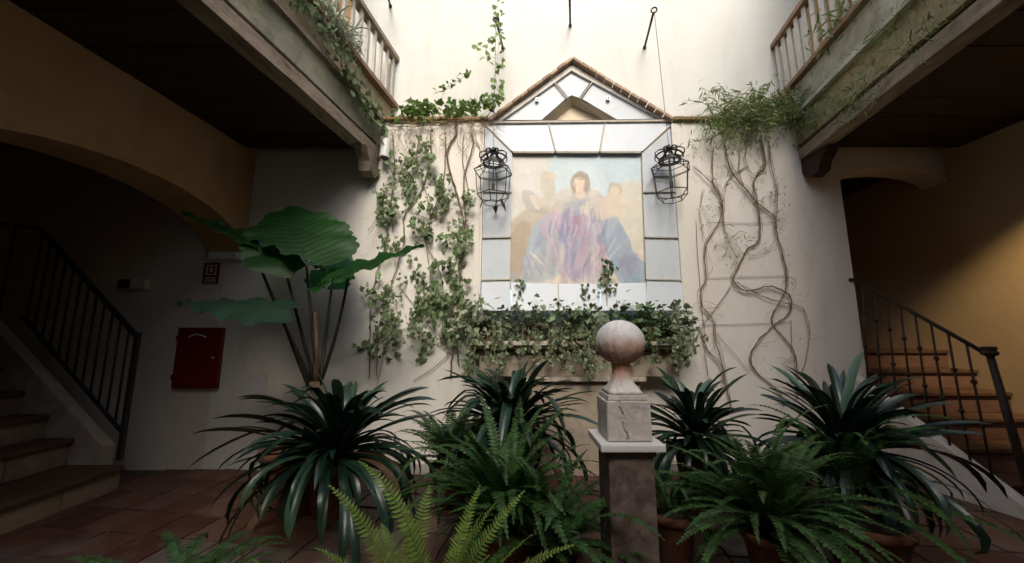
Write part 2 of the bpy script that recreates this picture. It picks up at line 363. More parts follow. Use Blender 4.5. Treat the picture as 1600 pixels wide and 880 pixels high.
# coping stones along the ledge and the gable
def cope(a, b, n, wmul=1.0):
    a, b = Vector(a), Vector(b)
    for i in range(n):
        p, q = a.lerp(b, i/n), a.lerp(b, (i+1)/n)
        g = (q-p).normalized() * .004
        mb = MB(); c = (p+q)/2
        mb.bar(p+g-c, q-g-c, .33*wmul, .034+rnd(-.004,.004), up=(0,0,1))
        o = obj('coping_tile', mb, M['coping'], wall, bevel=.005); o.location = c - Vector(wall.location) + Vector((0, rnd(-.004,.004), rnd(-.003,.003)))
yy = D + .10
cope((gL[0]-.02, yy, LEDGE+.0), (gP[0], yy, gP[1]+.03), 11)
cope((gP[0], yy, gP[1]+.03), (gR[0]+.02, yy, LEDGE+.0), 12)
for (xa, xb, n) in ((-1.55, gL[0]-.03, 9), (gR[0]+.03, 3.3, 12)):
    for i in range(n):
        x0 = xa + (xb-xa)*i/n; x1 = xa + (xb-xa)*(i+1)/n
        b = boxo('coping_tile', (x0+.003, x1-.003, D-.05, D+.25, LEDGE+.002, LEDGE+.04), M['ledge'], wall, .006)
        b.rotation_euler = (rnd(-.01,.01), rnd(-.02,.02), 0)
# pilaster strips beside the niche
for (a, b) in ((738, 748), (1067, 1077)):
    xa, z0 = pz(a, 480); xb, _ = pz(b, 480)
    boxo('pilaster_strip', (xa, xb, D-.018, D+.01, 1.35, LEDGE-.03), M['white_plaster'], wall, .004)

# niche: splayed panels
DN = D - .06      # the panels' inner edges stand forward of the painting
DP = D - .015
panels = thing('niche_surround', 'splayed surround of bluish white panels with grey bars framing the painting', 'niche', (0, D, 0))
iTL, iTR, iBL, iBR = (aty(800, 237, DN), aty(1003, 237, DN), aty(797, 441, DN), aty(1010, 441, DN))
def F(px, py, off=.012): return aty(px, py, D + off)
oTL, oTR, oBL, oBR = F(758, 195), F(1053, 191), F(751, 484), F(1069, 484)
def quadpanel(pts, inset=.03, th=.012):
    c = sum((Vector(p) for p in pts), Vector()) / len(pts)
    q = [Vector(p).lerp(c, inset) for p in pts]
    n = (q[1]-q[0]).cross(q[2]-q[0]).normalized()
    if n.y > 0: n = -n
    mb = MB(); k = len(q)
    mb.add([p - c for p in q] + [p - c - n*th for p in q], [tuple(range(k)), tuple(reversed(range(k, 2*k)))] + [(i, (i+1) % k, k+(i+1) % k, k+i) for i in range(k)])
    o = obj('panel', mb, M['panel_white'], panels); o.location = c - Vector(panels.location); return o
def pbar(a, b, w=.014, h=.02):
    a, b = Vector(a), Vector(b); c = (a+b)/2
    mb = MB(); mb.bar(a-c, b-c, w, h, up=(0,-1,0)); o = obj('frame_bar', mb, M['lead_bar'], panels); o.location = c - Vector(panels.location) + Vector((0,-.004,0))
# backing behind the joints
mb = MB()
for a, b, c, d in ((oTL,oTR,iTR,iTL),(oTR,oBR,iBR,iTR),(oBL,oTL,iTL,iBL)):
    mb.add([Vector(p)-Vector((0,D-.005,0)) for p in (a,b,c,d)], [(0,1,2,3)])
obj('backing', mb, M['niche_plaster'], panels, fix=False)
tops_o = [oTL, F(857, 193), F(945, 191), oTR]; tops_i = [iTL, aty(868,237,DN), aty(937,237,DN), iTR]
for i in range(3): quadpanel([tops_o[i], tops_o[i+1], tops_i[i+1], tops_i[i]], .035)
pbar(oTL, iTL); pbar(oTR, iTR, .012)
for i in (1, 2): pbar(tops_o[i], tops_i[i], .012)
for k, (s0, s1) in enumerate(((.0, .345), (.345, .66), (.66, .95), (.95, 1.0))):
    for (o0, o1, i0, i1) in ((oTL, oBL, iTL, iBL), (oTR, oBR, iTR, iBR)):
        fo = lambda t: Vector(o0).lerp(o1, t)
        # inner edge: same height as the outer station, clamped to the painting
        def fi(t):
            z = fo(t).z; tt = min(1, max(0, (i0.z - z*1.0 - 0) / (i0.z - i1.z))); return Vector(i0).lerp(i1, tt)
        ys = [195, 300, 372, 438, 484]; 
for (xo0, xo1, i0, i1, xi) in ((758, 751, iTL, iBL, (800, 797)), (1053, 1069, iTR, iBR, (1003, 1010))):
    st = [195, 300, 372, 438, 484]
    outs = [F(xo0 + (xo1-xo0)*(y-195)/289, y) for y in st]
    ins = [i0, aty(xi[0]+(xi[1]-xi[0])*.3, 301, DN), aty(xi[0]+(xi[1]-xi[0])*.65, 371, DN), aty(xi[1], 437, DN), aty(xi[1], 484 if False else 470, DN)]
    for k in range(3): quadpanel([outs[k], outs[k+1], ins[k+1], ins[k]], .03)
    outs_x = 751 if xi[1] < 900 else 1069
    for k in (1, 2, 3): pbar(outs[k], ins[k], .014, .028)
    quadpanel([outs[3], F(outs_x, 486, -.10), F(xi[1] + (-2 if xi[1] > 900 else 2), 486, -.16), ins[3]], .03)
bo = [F(800, 486, -.16), F(873, 486, -.16), F(940, 486, -.16), F(1012, 486, -.16)]; bi = [iBL, aty(872,443,DN), aty(938,443,DN), iBR]
for i in range(3): quadpanel([bo[i], bo[i+1], bi[i+1], bi[i]], .03)
pbar(bo[1], bi[1], .01, .01)
# lower lip shadow strip under the top panels
for i in range(3):
    a, b = Vector(tops_i[i]).lerp(tops_i[i+1], .03), Vector(tops_i[i]).lerp(tops_i[i+1], .97)
    pbar(a + Vector((0,.012,-.008)), b + Vector((0,.012,-.008)), .014, .026)
# gable panels
def Gp(px, py): return aty(px, py, D + .03)
quadpanel([Gp(783,188), Gp(846,188), Gp(886,153), Gp(865,129)], .02)
quadpanel([Gp(867,127), Gp(893,111), Gp(923,128), Gp(905,153), Gp(893,149), Gp(888,152)], .02)
quadpanel([Gp(926,130), Gp(1032,186), Gp(964,187), Gp(908,154)], .02)
pbar(F(864,127), F(887,154), .012, .012); pbar(F(926,128), F(906,155), .012, .012)
pbar(F(772,192,.0), F(1046,189,.0), .022, .02)
# small recessed gable
ga, gb, gc = Gp(846,188), Gp(893,149), Gp(964,187)
ha, hb, hc = aty(868,188,D+.16), aty(895,166,D+.16), aty(942,187,D+.16)
mb = MB(); sh = Vector((0, D, 0))
mb.add([p - sh for p in (ga, gb, hb, ha)], [(0,1,2,3)]); mb.add([p - sh for p in (gb, gc, hc, hb)], [(0,1,2,3)]); mb.add([p - sh for p in (ha, hb, hc)], [(0,1,2)])
obj('recess', mb, M['niche_plaster'], panels, fix=False)
for (x, y) in ((839, 157), (950, 155)):
    p = aty(x, y, D + .015); mb = MB()
    mb.tube([p-sh + Vector((0, 0, 0)), p-sh + Vector((0, -.02, 0))], .022, 16)
    f = obj('spot_fitting', mb, M['grey_metal'], panels)
    mb = MB(); mb.tube([p-sh + Vector((0, -.02, 0)), p-sh + Vector((0, -.023, 0))], .012, 12)
    obj('lens', mb, M['iron'], f)

# painting: soft pastel colours on its own flat board
def paint_mesh():
    nx, nz = 150, 150
    a, b, c, d = aty(793,236,DP), aty(1010,236,DP), aty(1016,452,DP), aty(791,452,DP)
    blobs = [  # cx, cy, rx, ry, rotation, colour, weight
        (.25,.15,.5,.4,0,(.74,.74,.71),.8),(.75,.25,.45,.4,0,(.64,.74,.80),.9),(.5,.3,.2,.2,0,(.70,.78,.80),.7),
        (.9,.65,.25,.4,0,(.74,.71,.62),.9),(.1,.9,.3,.2,0,(.70,.66,.57),.8),(.35,.93,.4,.12,0,(.76,.71,.62),.8),
        (.15,.68,.16,.26,-.35,(.60,.54,.46),.8),(.07,.75,.08,.22,-.3,(.50,.42,.33),.5),
        (.33,.66,.15,.30,-.5,(.50,.60,.68),.85),(.24,.72,.05,.25,-.45,(.38,.50,.60),.6),(.4,.55,.14,.16,-.3,(.66,.58,.62),.8),
        (.52,.62,.13,.28,.0,(.46,.47,.60),.85),(.47,.52,.08,.1,.3,(.55,.42,.50),.7),(.46,.78,.06,.16,.1,(.42,.42,.55),.7),
        (.66,.62,.14,.26,.1,(.60,.52,.60),.8),(.62,.72,.08,.14,.2,(.62,.50,.58),.5),(.6,.84,.12,.12,0,(.66,.56,.62),.6),
        (.80,.75,.09,.28,.35,(.44,.52,.62),.9),(.88,.9,.1,.13,.5,(.40,.50,.58),.8),(.28,.8,.1,.16,-.6,(.66,.66,.60),.6),
        (.5,.36,.16,.08,0,(.72,.67,.60),.7),(.52,.42,.15,.05,.1,(.5,.55,.62),.6),(.66,.44,.12,.07,0,(.78,.70,.60),.7),
        (.525,.24,.065,.085,0,(.48,.40,.34),.7),(.52,.25,.042,.058,0,(.82,.72,.62),1.0),(.525,.32,.03,.04,0,(.80,.70,.60),.8),
        (.77,.30,.05,.055,0,(.62,.55,.44),.7),(.765,.31,.035,.038,0,(.80,.71,.60),.8),(.77,.40,.06,.09,.3,(.78,.70,.60),.7),(.85,.40,.08,.025,-.2,(.78,.70,.60),.6),
        (.29,.26,.05,.1,.2,(.68,.60,.48),.6),(.31,.19,.035,.035,0,(.74,.66,.54),.7),(.17,.38,.05,.09,.4,(.56,.54,.52),.6),(.195,.38,.028,.055,.4,(.76,.72,.66),.8),
        (.3,.40,.1,.05,-.3,(.72,.64,.54),.5)]
    rp = random.Random(5); pal = [(.40,.50,.64),(.52,.60,.70),(.56,.46,.58),(.66,.52,.58),(.36,.42,.58),(.70,.70,.66),(.60,.42,.50),(.46,.56,.66)]
    for k in range(60):      # folds of the robes
        v0 = rp.uniform(.52, .95); h = .14 + .62*(v0-.42); u0 = .50 + rp.uniform(-h, h)
        blobs.append((u0, v0, rp.uniform(.015,.05), rp.uniform(.04,.11), -(u0-.5)*1.5 + rp.uniform(-.25,.25), pal[int((u0*5 + rp.random()*3)) % 8], rp.uniform(.12,.34)))
    blobs.append((.525,.19,.055,.024,0,(.50,.42,.35),.5)); blobs.append((.475,.27,.02,.06,.1,(.52,.44,.38),.5)); blobs.append((.572,.27,.02,.065,-.1,(.52,.44,.38),.5))
    for k in range(46):      # darker lines between the folds
        v0 = rp.uniform(.45, .93); h = .12 + .58*(v0-.42); u0 = .50 + rp.uniform(-h, h)
        blobs.append((u0, v0, rp.uniform(.003,.007), rp.uniform(.04,.10), -(u0-.5)*1.7 + rp.uniform(-.35,.35), rp.choice(((.30,.36,.50),(.40,.34,.46),(.78,.78,.78),(.32,.40,.52))), rp.uniform(.25,.55)))
    nx = nz = 230
    vs, cs, fs = [], [], []
    for j in range(nz+1):
        for i in range(nx+1):
            u, v = i/nx, j/nz
            p = a.lerp(b, u).lerp(d.lerp(c, u), v); vs.append(tuple(p - sh))
            wob = mnoise.noise_vector(Vector((u*6, v*6, 3.1)))*.018 + mnoise.noise_vector(Vector((u*19, v*19, 9.1)))*.007; uu, vv = u + wob.x, v + wob.y
            col = Vector((.76, .73, .66))
            for cx, cy, rx, ry, rot, cc, w in blobs:
                dx, dy = uu-cx, vv-cy; r1 = dx*math.cos(rot)-dy*math.sin(rot); r2 = dx*math.sin(rot)+dy*math.cos(rot)
                q = math.sqrt((r1/rx)**2 + (r2/ry)**2)
                if q < 1.15:
                    f = min(1, max(0, (1.15-q)/.16)); col = col.lerp(Vector(cc), f*f*(3-2*f)*w)
            if vv > .42 and abs(uu-.5) < .12+.5*(vv-.42):   # brushed folds of cloth
                k = mnoise.noise(Vector(((uu-.5)/(.5+vv)*34, vv*3.5, 1))); col += Vector((k*.11, k*.10, k*.08))
            g = mnoise.fractal(Vector((u*9, v*9, 7)), 1, 2, 4) * .035
            col = col.lerp(Vector((.78,.77,.72)), .10)
            cs.append((max(0,col.x+g)**1.55, max(0,col.y+g)**1.55, max(0,col.z+g)**1.55, 1))
    for j in range(nz):
        for i in range(nx):
            k = j*(nx+1)+i; fs.append((k, k+nx+1, k+nx+2, k+1))
    # board edge and back
    n = len(vs); dv = Vector((0,.03,0))
    for p in (a, b, c, d): vs.append(tuple(p - sh)); cs.append((.5,.45,.38,1))
    for p in (a, b, c, d): vs.append(tuple(p - sh + dv)); cs.append((.5,.45,.38,1))
    fs += [(n,n+1,n+5,n+4),(n+1,n+2,n+6,n+5),(n+2,n+3,n+7,n+6),(n+3,n,n+4,n+7),(n+4,n+5,n+6,n+7)]
    me = bpy.data.meshes.new('painting'); me.from_pydata(vs, [], fs)
    at = me.color_attributes.new('paint', 'FLOAT_COLOR', 'POINT')
    at.data.foreach_set('color', [q for c_ in cs for q in c_])
    m, N, L, P = new_mat('faded_paint'); P.inputs['Roughness'].default_value = .75; P.inputs['Specular IOR Level'].default_value = .2
    an = N.new('ShaderNodeAttribute'); an.attribute_name = 'paint'
    nz_ = N.new('ShaderNodeTexNoise'); nz_.inputs['Scale'].default_value = 30; nz_.inputs['Detail'].default_value = 8
    rr = N.new('ShaderNodeMapRange'); rr.inputs['To Min'].default_value = .88; rr.inputs['To Max'].default_value = 1.12
    L.new(nz_.outputs['Fac'], rr.inputs['Value'])
    hs = N.new('ShaderNodeHueSaturation'); hs.inputs['Saturation'].default_value = .95; L.new(an.outputs['Color'], hs.inputs['Color']); L.new(rr.outputs[0], hs.inputs['Value'])
    L.new(hs.outputs[0], P.inputs['Base Color']); me.materials.append(m)
    return me
pt = link('wall_painting', paint_mesh(), None, (0, D, 0))
tag(pt, 'faded pastel painting of a robed figure group set in the gabled niche', 'painting')

# upper wall, set back above the ledge
uw = MB(); uw.box(-2.02, 3.75, 0, .3, LEDGE-.4, 7.6)
upper = obj('upper_wall', uw, M['bright_plaster'], None, loc=(0, D+.262, 0))
tag(upper, 'tall bright white upper wall rising behind the ledge and gable', 'wall')

# ------------------------------------------------------------------ arcade walls
def P_left(Y, z, t=0): return Vector((WLX(Y) - t, Y, z))
lw = thing('arcade_wall', 'shaded ochre plaster wall with a wide round arch on the left', 'wall', (0,0,0))
poly = [(-4.5, 0), (1.62, 0), (1.62, 2.0)]
cy_, ry_, rz_ = 2.80, 1.06, .50
n = 20; zc = 2.22
ar = []
for k in range(n+1):
    a = math.pi * (1 - k/n); ar.append((2.70 + 1.115*math.cos(a), 2.12 + .50*math.sin(a)))
poly = [(-4.5, 0), (1.585, 0)] + ar + [(D-.002, 3.75), (-4.5, 3.75)]
mb = MB(); mb.prism(poly, 0, .42, xf=lambda Y, z, t: P_left(Y, z, t))
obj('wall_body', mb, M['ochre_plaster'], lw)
rw = thing('arcade_wall', 'ochre plaster wall in shade behind the right stair', 'wall', (0,0,0))
mb = MB(); mb.box(XR, XR+.4, -4.5, 6.6, 0, 3.75)
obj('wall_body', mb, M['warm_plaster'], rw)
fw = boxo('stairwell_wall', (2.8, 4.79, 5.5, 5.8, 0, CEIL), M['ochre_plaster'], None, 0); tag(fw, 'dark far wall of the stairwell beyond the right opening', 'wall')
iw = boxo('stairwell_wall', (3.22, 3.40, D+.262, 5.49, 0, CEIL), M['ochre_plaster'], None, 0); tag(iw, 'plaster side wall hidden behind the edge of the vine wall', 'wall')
# dark arched doorway in the stairwell
dr = thing('stairwell_door', 'dark brown arched door at the top of the right stair', 'door', (3.98, 5.44, 1.14))
pp = [(-.36,0),(.36,0)] + [(.36*math.cos(math.pi*k/8), 1.55+.22*math.sin(math.pi*k/8)) for k in range(9)]
mb = MB(); mb.prism(pp, 0, .05); obj('door_leaf', mb, M['dark_wood'], dr)
mb = MB(); pi_ = [(x*.99, z) for x, z in pp]; mb.prism([(x*1.16, z*1.04) for x, z in pp], .045, .07); obj('door_frame', mb, M['dark_wood'], dr)
mb = MB(); mb.tube([(.25,-.01,.85),(.25,-.05,.85)], .025, 10); obj('handle', mb, M['rust_iron'], dr)

for b_, l_ in (((-7.19, -3.45, -4.4, 3.81, 3.50, 3.74), 'ochre ceiling over the dark left stair hall'), ((3.22, 4.79, D+.265, 5.49, CEIL-.001, CEIL+.3), 'ceiling over the stairwell beyond the right opening'), ((3.41, 4.79, -4.45, D-.01, CEIL+.36, CEIL+.44), 'floor planks of the right upper gallery')):
    o = boxo('ceiling', b_, M['hall_plaster'] if 'ochre' in l_ else M['dark_wood'], None, 0); tag(o, l_, 'ceiling')
lb = boxo('stair_wall', (-7.2, -6.9, -4.5, D-.003, 0, CEIL+.4), M['hall_plaster'], None, 0); tag(lb, 'brown plaster end wall of the left stair hall', 'wall')
# front of the courtyard behind the camera and the upper storey
fb = boxo('facade', (-7.2, 5.2, -4.9, -4.5, 0, 6.9), M['bright_plaster'], None, 0); tag(fb, 'cream facade closing the courtyard behind the viewer', 'facade')
for nm, x0, x1, lb_ in (('upper_gallery_wall', -3.6, -3.3, 'upper gallery wall behind the left balustrade'), ('upper_gallery_wall', 4.85, 5.15, 'upper gallery wall behind the right balustrade')):
    o = boxo(nm, (x0, x1, -4.49, 4.6, 3.76, 6.6), M['ochre_plaster'], None, 0); tag(o, lb_, 'wall')
for x0, x1, lb_ in ((-3.29, -2.03, 'ochre end wall of the left upper gallery'), (3.76, 4.84, 'ochre end wall of the right upper gallery')):
    o = boxo('gallery_end_wall', (x0, x1, D+.27, D+.5, 3.70, 6.6), M['ochre_plaster'], None, 0); tag(o, lb_, 'wall')

def xs(Y, side, u, z):   # u > 0 is towards the open courtyard
    return Vector(((LX(Y) + u) if side < 0 else (RX(Y) - u), Y, z))
Y0, Y1 = -4.48, D + .24
for side, lbl in ((-1, 'tiled eave roof over the left upper gallery'), (1, 'tiled eave roof over the right upper gallery')):
    mb = MB()
    p = [xs(Y0, side, -.25, 6.62), xs(Y1, side, -.25, 6.62), xs(Y1, side, -1.95, 6.62), xs(Y0, side, -1.95, 6.62)]
    mb.hexa(p + [q + Vector((0,0,.15 if i in (0,1) else .5)) for i, q in enumerate(p)])
    o = obj('gallery_roof', mb, M['terracotta']); tag(o, lbl, 'roof')

# ------------------------------------------------------------------ galleries: slab, beams, fascia, rail, slats
def gallery(side):
    nm = 'left' if side < 0 else 'right'
    t = thing('gallery_balcony', ('left overhanging balcony with grey mossy fascia and ochre board' if side < 0 else 'right overhanging balcony with yellow moss on its broad fascia'), 'balcony', (0,0,0), 'overhanging wooden balconies along the courtyard')
    def strip(name, u0, u1, z0, z1, m, ya=-4.45, yb=D-.004, bev=.004, tilt=0):
        mb = MB(); segs = 14
        prev = None
        for k in range(segs+1):
            Y = ya + (yb-ya)*k/segs; j = rnd(-.004,.004); jz = rnd(-.003,.003)
            ring = [xs(Y, side, u0+j, z0+jz), xs(Y, side, u1+j+tilt*0, z0+jz), xs(Y, side, u1+j+tilt, z1+jz), xs(Y, side, u0+j+tilt, z1+jz)]
            b = len(mb.v); mb.v += ring
            if k: 
                for q in range(4): mb.f.append((b-4+q, b-4+(q+1)%4, b+(q+1)%4, b+q))
            else: mb.f.append((b, b+1, b+2, b+3))
        mb.f.append((b, b+1, b+2, b+3))
        return obj(name, mb, m, t)
    wout = -2.2 if side < 0 else -2.0
    # slab (walking surface) and dark planks under it
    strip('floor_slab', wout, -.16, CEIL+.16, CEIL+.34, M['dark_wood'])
    Y = -4.3
    while Y < D - .1:
        a = xs(Y, side, -.155, CEIL+.04); b = Vector((WLX(Y)-.05 if side < 0 else XR+.05, Y, CEIL+.04))
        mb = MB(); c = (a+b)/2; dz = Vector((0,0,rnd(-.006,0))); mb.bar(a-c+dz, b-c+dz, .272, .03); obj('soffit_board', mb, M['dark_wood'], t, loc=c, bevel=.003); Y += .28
    strip('edge_beam', -.15, .0, CEIL-.05, CEIL+.07, M['worn_wood'])
    strip('groove', -.14, -.045, CEIL+.071, CEIL+.12, M['dark_wood'])
    if side < 0:
        strip('fascia', -.13, -.02, CEIL+.121, CEIL+.40, M['mossy_stone'])
        strip('cornice', -.15, .02, CEIL+.401, CEIL+.44, M['worn_wood'])
        strip('board', -.14, -.06, CEIL+.441, CEIL+.745, M['ochre_board'], yb=D+.25, tilt=.02)
    else:
        strip('fascia', -.13, .0, CEIL+.121, CEIL+.42, M['moss_right'])
        strip('cornice', -.15, .05, CEIL+.421, CEIL+.46, M['pale_board'])
        strip('board', -.16, -.06, CEIL+.461, CEIL+.825, M['pale_board'], yb=D+.25, tilt=.03)
    zb = CEIL + (.75 if side < 0 else .83)
    yb = D + .252
    strip('bottom_rail', -.09, .03, zb, zb+.05, M['rail_wood'], yb=yb)
    zt = 4.66 if side < 0 else 4.83
    strip('top_rail', -.08, .02, zt, zt+.055, M['worn_wood' if side < 0 else 'rail_wood'], yb=yb+.002)
    Y = yb - .05
    first = None
    while Y > -.6:
        c = (xs(Y, side, -.03, zb+.05) + xs(Y, side, -.03, zt)) / 2; h = (zt - zb - .05)/2
        if first is None:
            mb = MB(); mb.box(-.012, .012, -.028, .028, -h, h); first = mb.mesh('slat', M['slat_paint'], bevel=.003)
        o = link('slat', first, t, c); o.rotation_euler = (rnd(-.01,.01), rnd(-.012,.012), rnd(-.08,.08)); Y -= .132
    # end corbel
    mb = MB()
    prof = [(0, CEIL-.06), (0, CEIL-.20), (.03, CEIL-.27), (.10, CEIL-.30), (.20, CEIL-.27), (.24, CEIL-.18), (.30, CEIL-.12), (.36, CEIL-.06)]
    w0 = -.02 if side < 0 else -.01
    poly = [(p[0], p[1]) for p in prof]
    def xf(a, z, q): v = xs(D, side, w0 - q, z); return Vector((v.x, D - .003 - a, z))
    mb.prism(poly, 0, .13, xf=xf)
    obj('corbel', mb, M['dark_wood' if side > 0 else 'worn_wood'], t, bevel=.004)
    return t
gallery(-1); gallery(1)
# plaster lintel over the right opening, deep under the gallery
# ------------------------------------------------------------------ right stair
st = thing('right_stair', 'red brown tiled stair rising behind the sloping white parapet', 'stair', (0,0,0), 'courtyard stairs')
for i in range(6):
    y0 = 2.95 + .23*i; z1 = .19*(i+1); y1 = y0 + .23 if i < 5 else 5.43
    xl = 3.70 - (.16/.86)*(y0-2.93) + .03
    if i >= 4: xl = 3.64
    boxo('riser', (xl, XR-.004, y0, y1-.002, 0 if i == 0 else z1-.19, z1-.036), M['step_riser'], st, .003)
    boxo('tread', (xl, XR-.004, y0-.03, y1-.002, z1-.034, z1), M['step_tread'], st, .006)
mb = MB()
a, b = Vector((3.74, 2.75, 0)), Vector((3.55, D-.004, 0)); th = Vector((.09, 0, 0))
za, zb_ = .06, .90
mb.hexa([a-th, a+th*0, b+th*0, b-th] + [a-th+Vector((0,0,za)), a+Vector((0,0,za)), b+Vector((0,0,zb_)), b-th+Vector((0,0,zb_))])
obj('parapet', mb, M['stringer'], st, bevel=.006)
rr = thing('stair_railing', 'dark iron railing with ringed balusters beside the white parapet', 'railing', (0,0,0))
top = aty(1336, 437, D-.03); bot = atx(1541, 553, 3.66)
bot = aty(1541, 553, 2.86)
mb = MB(); mb.tube([top, bot], .016, 8); obj('handrail', mb, M['rust_iron'], rr, True)
for i in range(8):
    f = (i + .6) / 8.6; p = Vector(top).lerp(bot, f); g = a.lerp(b, 0); 
    zz = za + (zb_-za) * max(0, (p.y-2.75)/(D-2.75)); q = Vector((p.x - .0, p.y, zz-.01))
    q.x = 3.70 - (.19/1.07)*(p.y-2.75); 
    mb = MB(); mb.tube([p, q], .009, 6)
    for s_ in (.3, .62): c = Vector(p).lerp(q, s_); mb.tube([c+Vector((0,0,.02)), c+Vector((0,0,.008)), c-Vector((0,0,.008)), c-Vector((0,0,.02))], [.008,.018,.018,.008], 8)
    obj('baluster', mb, M['rust_iron'], rr, True)
q = Vector((3.72, 2.80, .02)); p = bot + Vector((0,-.02,0))
mb = MB(); mb.tube([q, p + Vector((0,0,.0))], [.028, .022], 10)
obj('newel_post', mb, M['rust_iron'], rr, True)
mb = MB(); mb.lathe([(.02,-.02),(.045,-.005),(.05,.01),(.035,.03),(.045,.04),(.04,.055),(.0,.058)], p, 16); obj('post_cap', mb, M['rust_iron'], rr, True)
mb = MB(); mb.tube([top, top + Vector((-.04, .03, .0))], .02, 8); obj('wall_bracket', mb, M['rust_iron'], rr)

# ------------------------------------------------------------------ left stair
ls = thing('left_stair', 'worn stone stair with dark nosings climbing left under the arch', 'stair', (0,0,0), 'courtyard stairs')
xf0 = -3.33
steps = [(-3.33, .20), (-3.80, .42), (-4.05, .62), (-4.30, .82), (-4.55, 1.02), (-4.80, 1.22), (-5.05, 1.42), (-5.3, 1.6)]
for i, (x, z) in enumerate(steps):
    x2 = steps[i+1][0] if i+1 < len(steps) else -6.85
    zp = steps[i-1][1] if i else 0
    ya, yb = .9, 3.34
    n = 6
    for k in range(n):
        u0, u1 = ya + (yb-ya)*k/n, ya + (yb-ya)*(k+1)/n
        boxo('riser_tile', (x2-.0, x-.03, u0+.003, u1-.003, (zp if i else 0), z-.047), M['left_riser'], ls, .004)
    boxo('tread', (x2-.03, x, ya, yb, z-.045, z), M['step_tread'], ls, .012)
mb = MB()
f0, f1 = Vector((-3.55, 3.345, 0)), Vector((-5.3, 3.345, 0)); th = Vector((0, .10, 0))
mb.hexa([f0, f0+th, f1+th, f1] + [f0+Vector((0,0,.34)), f0+th+Vector((0,0,.34)), f1+th+Vector((0,0,1.90)), f1+Vector((0,0,1.90))])
obj('stringer', mb, M['shelf_dull'], ls, bevel=.01)
lr = thing('stair_railing', 'black iron railing of thin bars on the dark left stair', 'railing', (0,0,0))
YR = 3.39
pA, pB = aty(215, 527, YR), aty(62, 357, YR); pA0, pB0 = aty(182, 735, YR), aty(22, 455, YR)
pA0 = Vector((pA.x, YR, .22))
mb = MB(); mb.bar(pA, pB, .035, .03, (0,1,0)); obj('handrail', mb, M['iron'], lr)
pC = pA0.copy(); pC.z = .44; pD = Vector((pB.x, YR, pC.z + (pB.z - pA.z)))
mb = MB(); mb.bar(pC, pD, .02, .025, (0,1,0)); obj('lower_rail', mb, M['iron'], lr)
mb = MB(); mb.bar(pA + Vector((0,0,.04)), pA0, .035, .035, (0,1,0)); obj('newel_post', mb, M['iron'], lr)
for i in range(1, 13):
    f = i/12.5; a1, b1 = pA.lerp(pB, f), pC.lerp(pD, f)
    mb = MB(); mb.tube([a1, b1], .0095, 6); obj('baluster', mb, M['iron'], lr, True)
pE = Vector((pB.x - .35, YR-.6, pB.z-.03)); 
mb = MB(); mb.bar(pB, pE, .035, .03); obj('handrail', mb, M['iron'], lr)
for i in range(1, 6):
    a1 = pB.lerp(pE, i/5.2); mb = MB(); mb.tube([a1, a1 - Vector((0,0,.85))], .0095, 6); obj('baluster', mb, M['iron'], lr, True)

# fittings on the left part of the back wall
cb = thing('fire_hose_cabinet', 'dark red fire hose cabinet mounted low on the shaded left wall', 'cabinet', (0,0,0))
a, b = aty(286, 512, D), aty(343, 606, D)
o = boxo('cabinet_body', (a.x, b.x, D-.05, D-.003, b.z, a.z), M['red_paint'], cb, .004)
o = boxo('cabinet_door', (a.x+.02, b.x-.02, D-.062, D-.0515, b.z+.02, a.z-.02), M['red_paint'], cb, .003)
cx = (a.x+b.x)/2; mb = MB()
mb.tube([(cx-.09+.18*t, D-.075-.01*math.sin(math.pi*t), a.z-.10+.03*math.sin(math.pi*t)) for t in [k/8 for k in range(9)]], .007, 6)
obj('handle', mb, M['white_plastic'], o).location = -o.location
for hz in (.18, .82):
    mb = MB(); mb.tube([(a.x+.012, D-.068, b.z+(a.z-b.z)*hz-.03), (a.x+.012, D-.068, b.z+(a.z-b.z)*hz+.03)], .008, 8); h_ = obj('hinge', mb, M['red_dark'], cb)
mb = MB(); mb.tube([(b.x-.05, D-.063, (a.z+b.z)/2), (b.x-.05, D-.074, (a.z+b.z)/2)], .013, 12); obj('lock', mb, M['grey_metal'], cb)
sg = thing('fire_sign', 'small red fire equipment sign above the red cabinet', 'sign', (0,0,0))
a, b = aty(320, 411, D), aty(341, 444, D)
bd = boxo('sign_board', (a.x, b.x, D-.008, D-.001, b.z, a.z), M['red_paint'], sg, .001)
w = b.x-a.x; hgt = a.z-b.z; sym = MB()
def sq(u0, u1, v0, v1): sym.box(a.x+w*u0, a.x+w*u1, D-.0095, D-.0082, a.z-hgt*v1, a.z-hgt*v0)
sq(.18,.26,.10,.58); sq(.74,.82,.10,.58); sq(.26,.74,.10,.15); sq(.26,.74,.53,.58); sq(.4,.6,.22,.45); sq(.15,.85,.70,.74); sq(.15,.85,.80,.84); sq(.15,.85,.9,.93)
obj('pictogram', sym, M['white_plastic'], sg)
el = thing('emergency_light', 'long pale emergency light tucked under the arch above the fire sign', 'light fitting', (0,0,0))
a, b = aty(334, 396, D), aty(380, 408, D)
boxo('casing', (a.x, b.x, D-.07, D-.003, b.z, a.z), M['white_plastic'], el, .006)
boxo('diffuser', (a.x+.02, b.x-.02, D-.085, D-.0702, b.z+.01, a.z-.01), M['white_plastic'], el, .004)
wl = thing('wall_fitting', 'small dark box fitting on the shaded wall beyond the left stair', 'wall fitting', (0,0,0))
a, b = aty(196, 438, D), aty(234, 452, D)
boxo('casing', (a.x, b.x, D-.06, D-.003, b.z, a.z), M['stringer'], wl, .006)
boxo('cover', (a.x, a.x+.12, D-.075, D-.0602, b.z, a.z), M['dark_wood'], wl, .004)
hp = thing('access_hatch', 'pale square access hatch low on the wall behind the strap leaves', 'hatch', (0,0,0))
a, b = aty(389, 583, D), aty(416, 620, D)
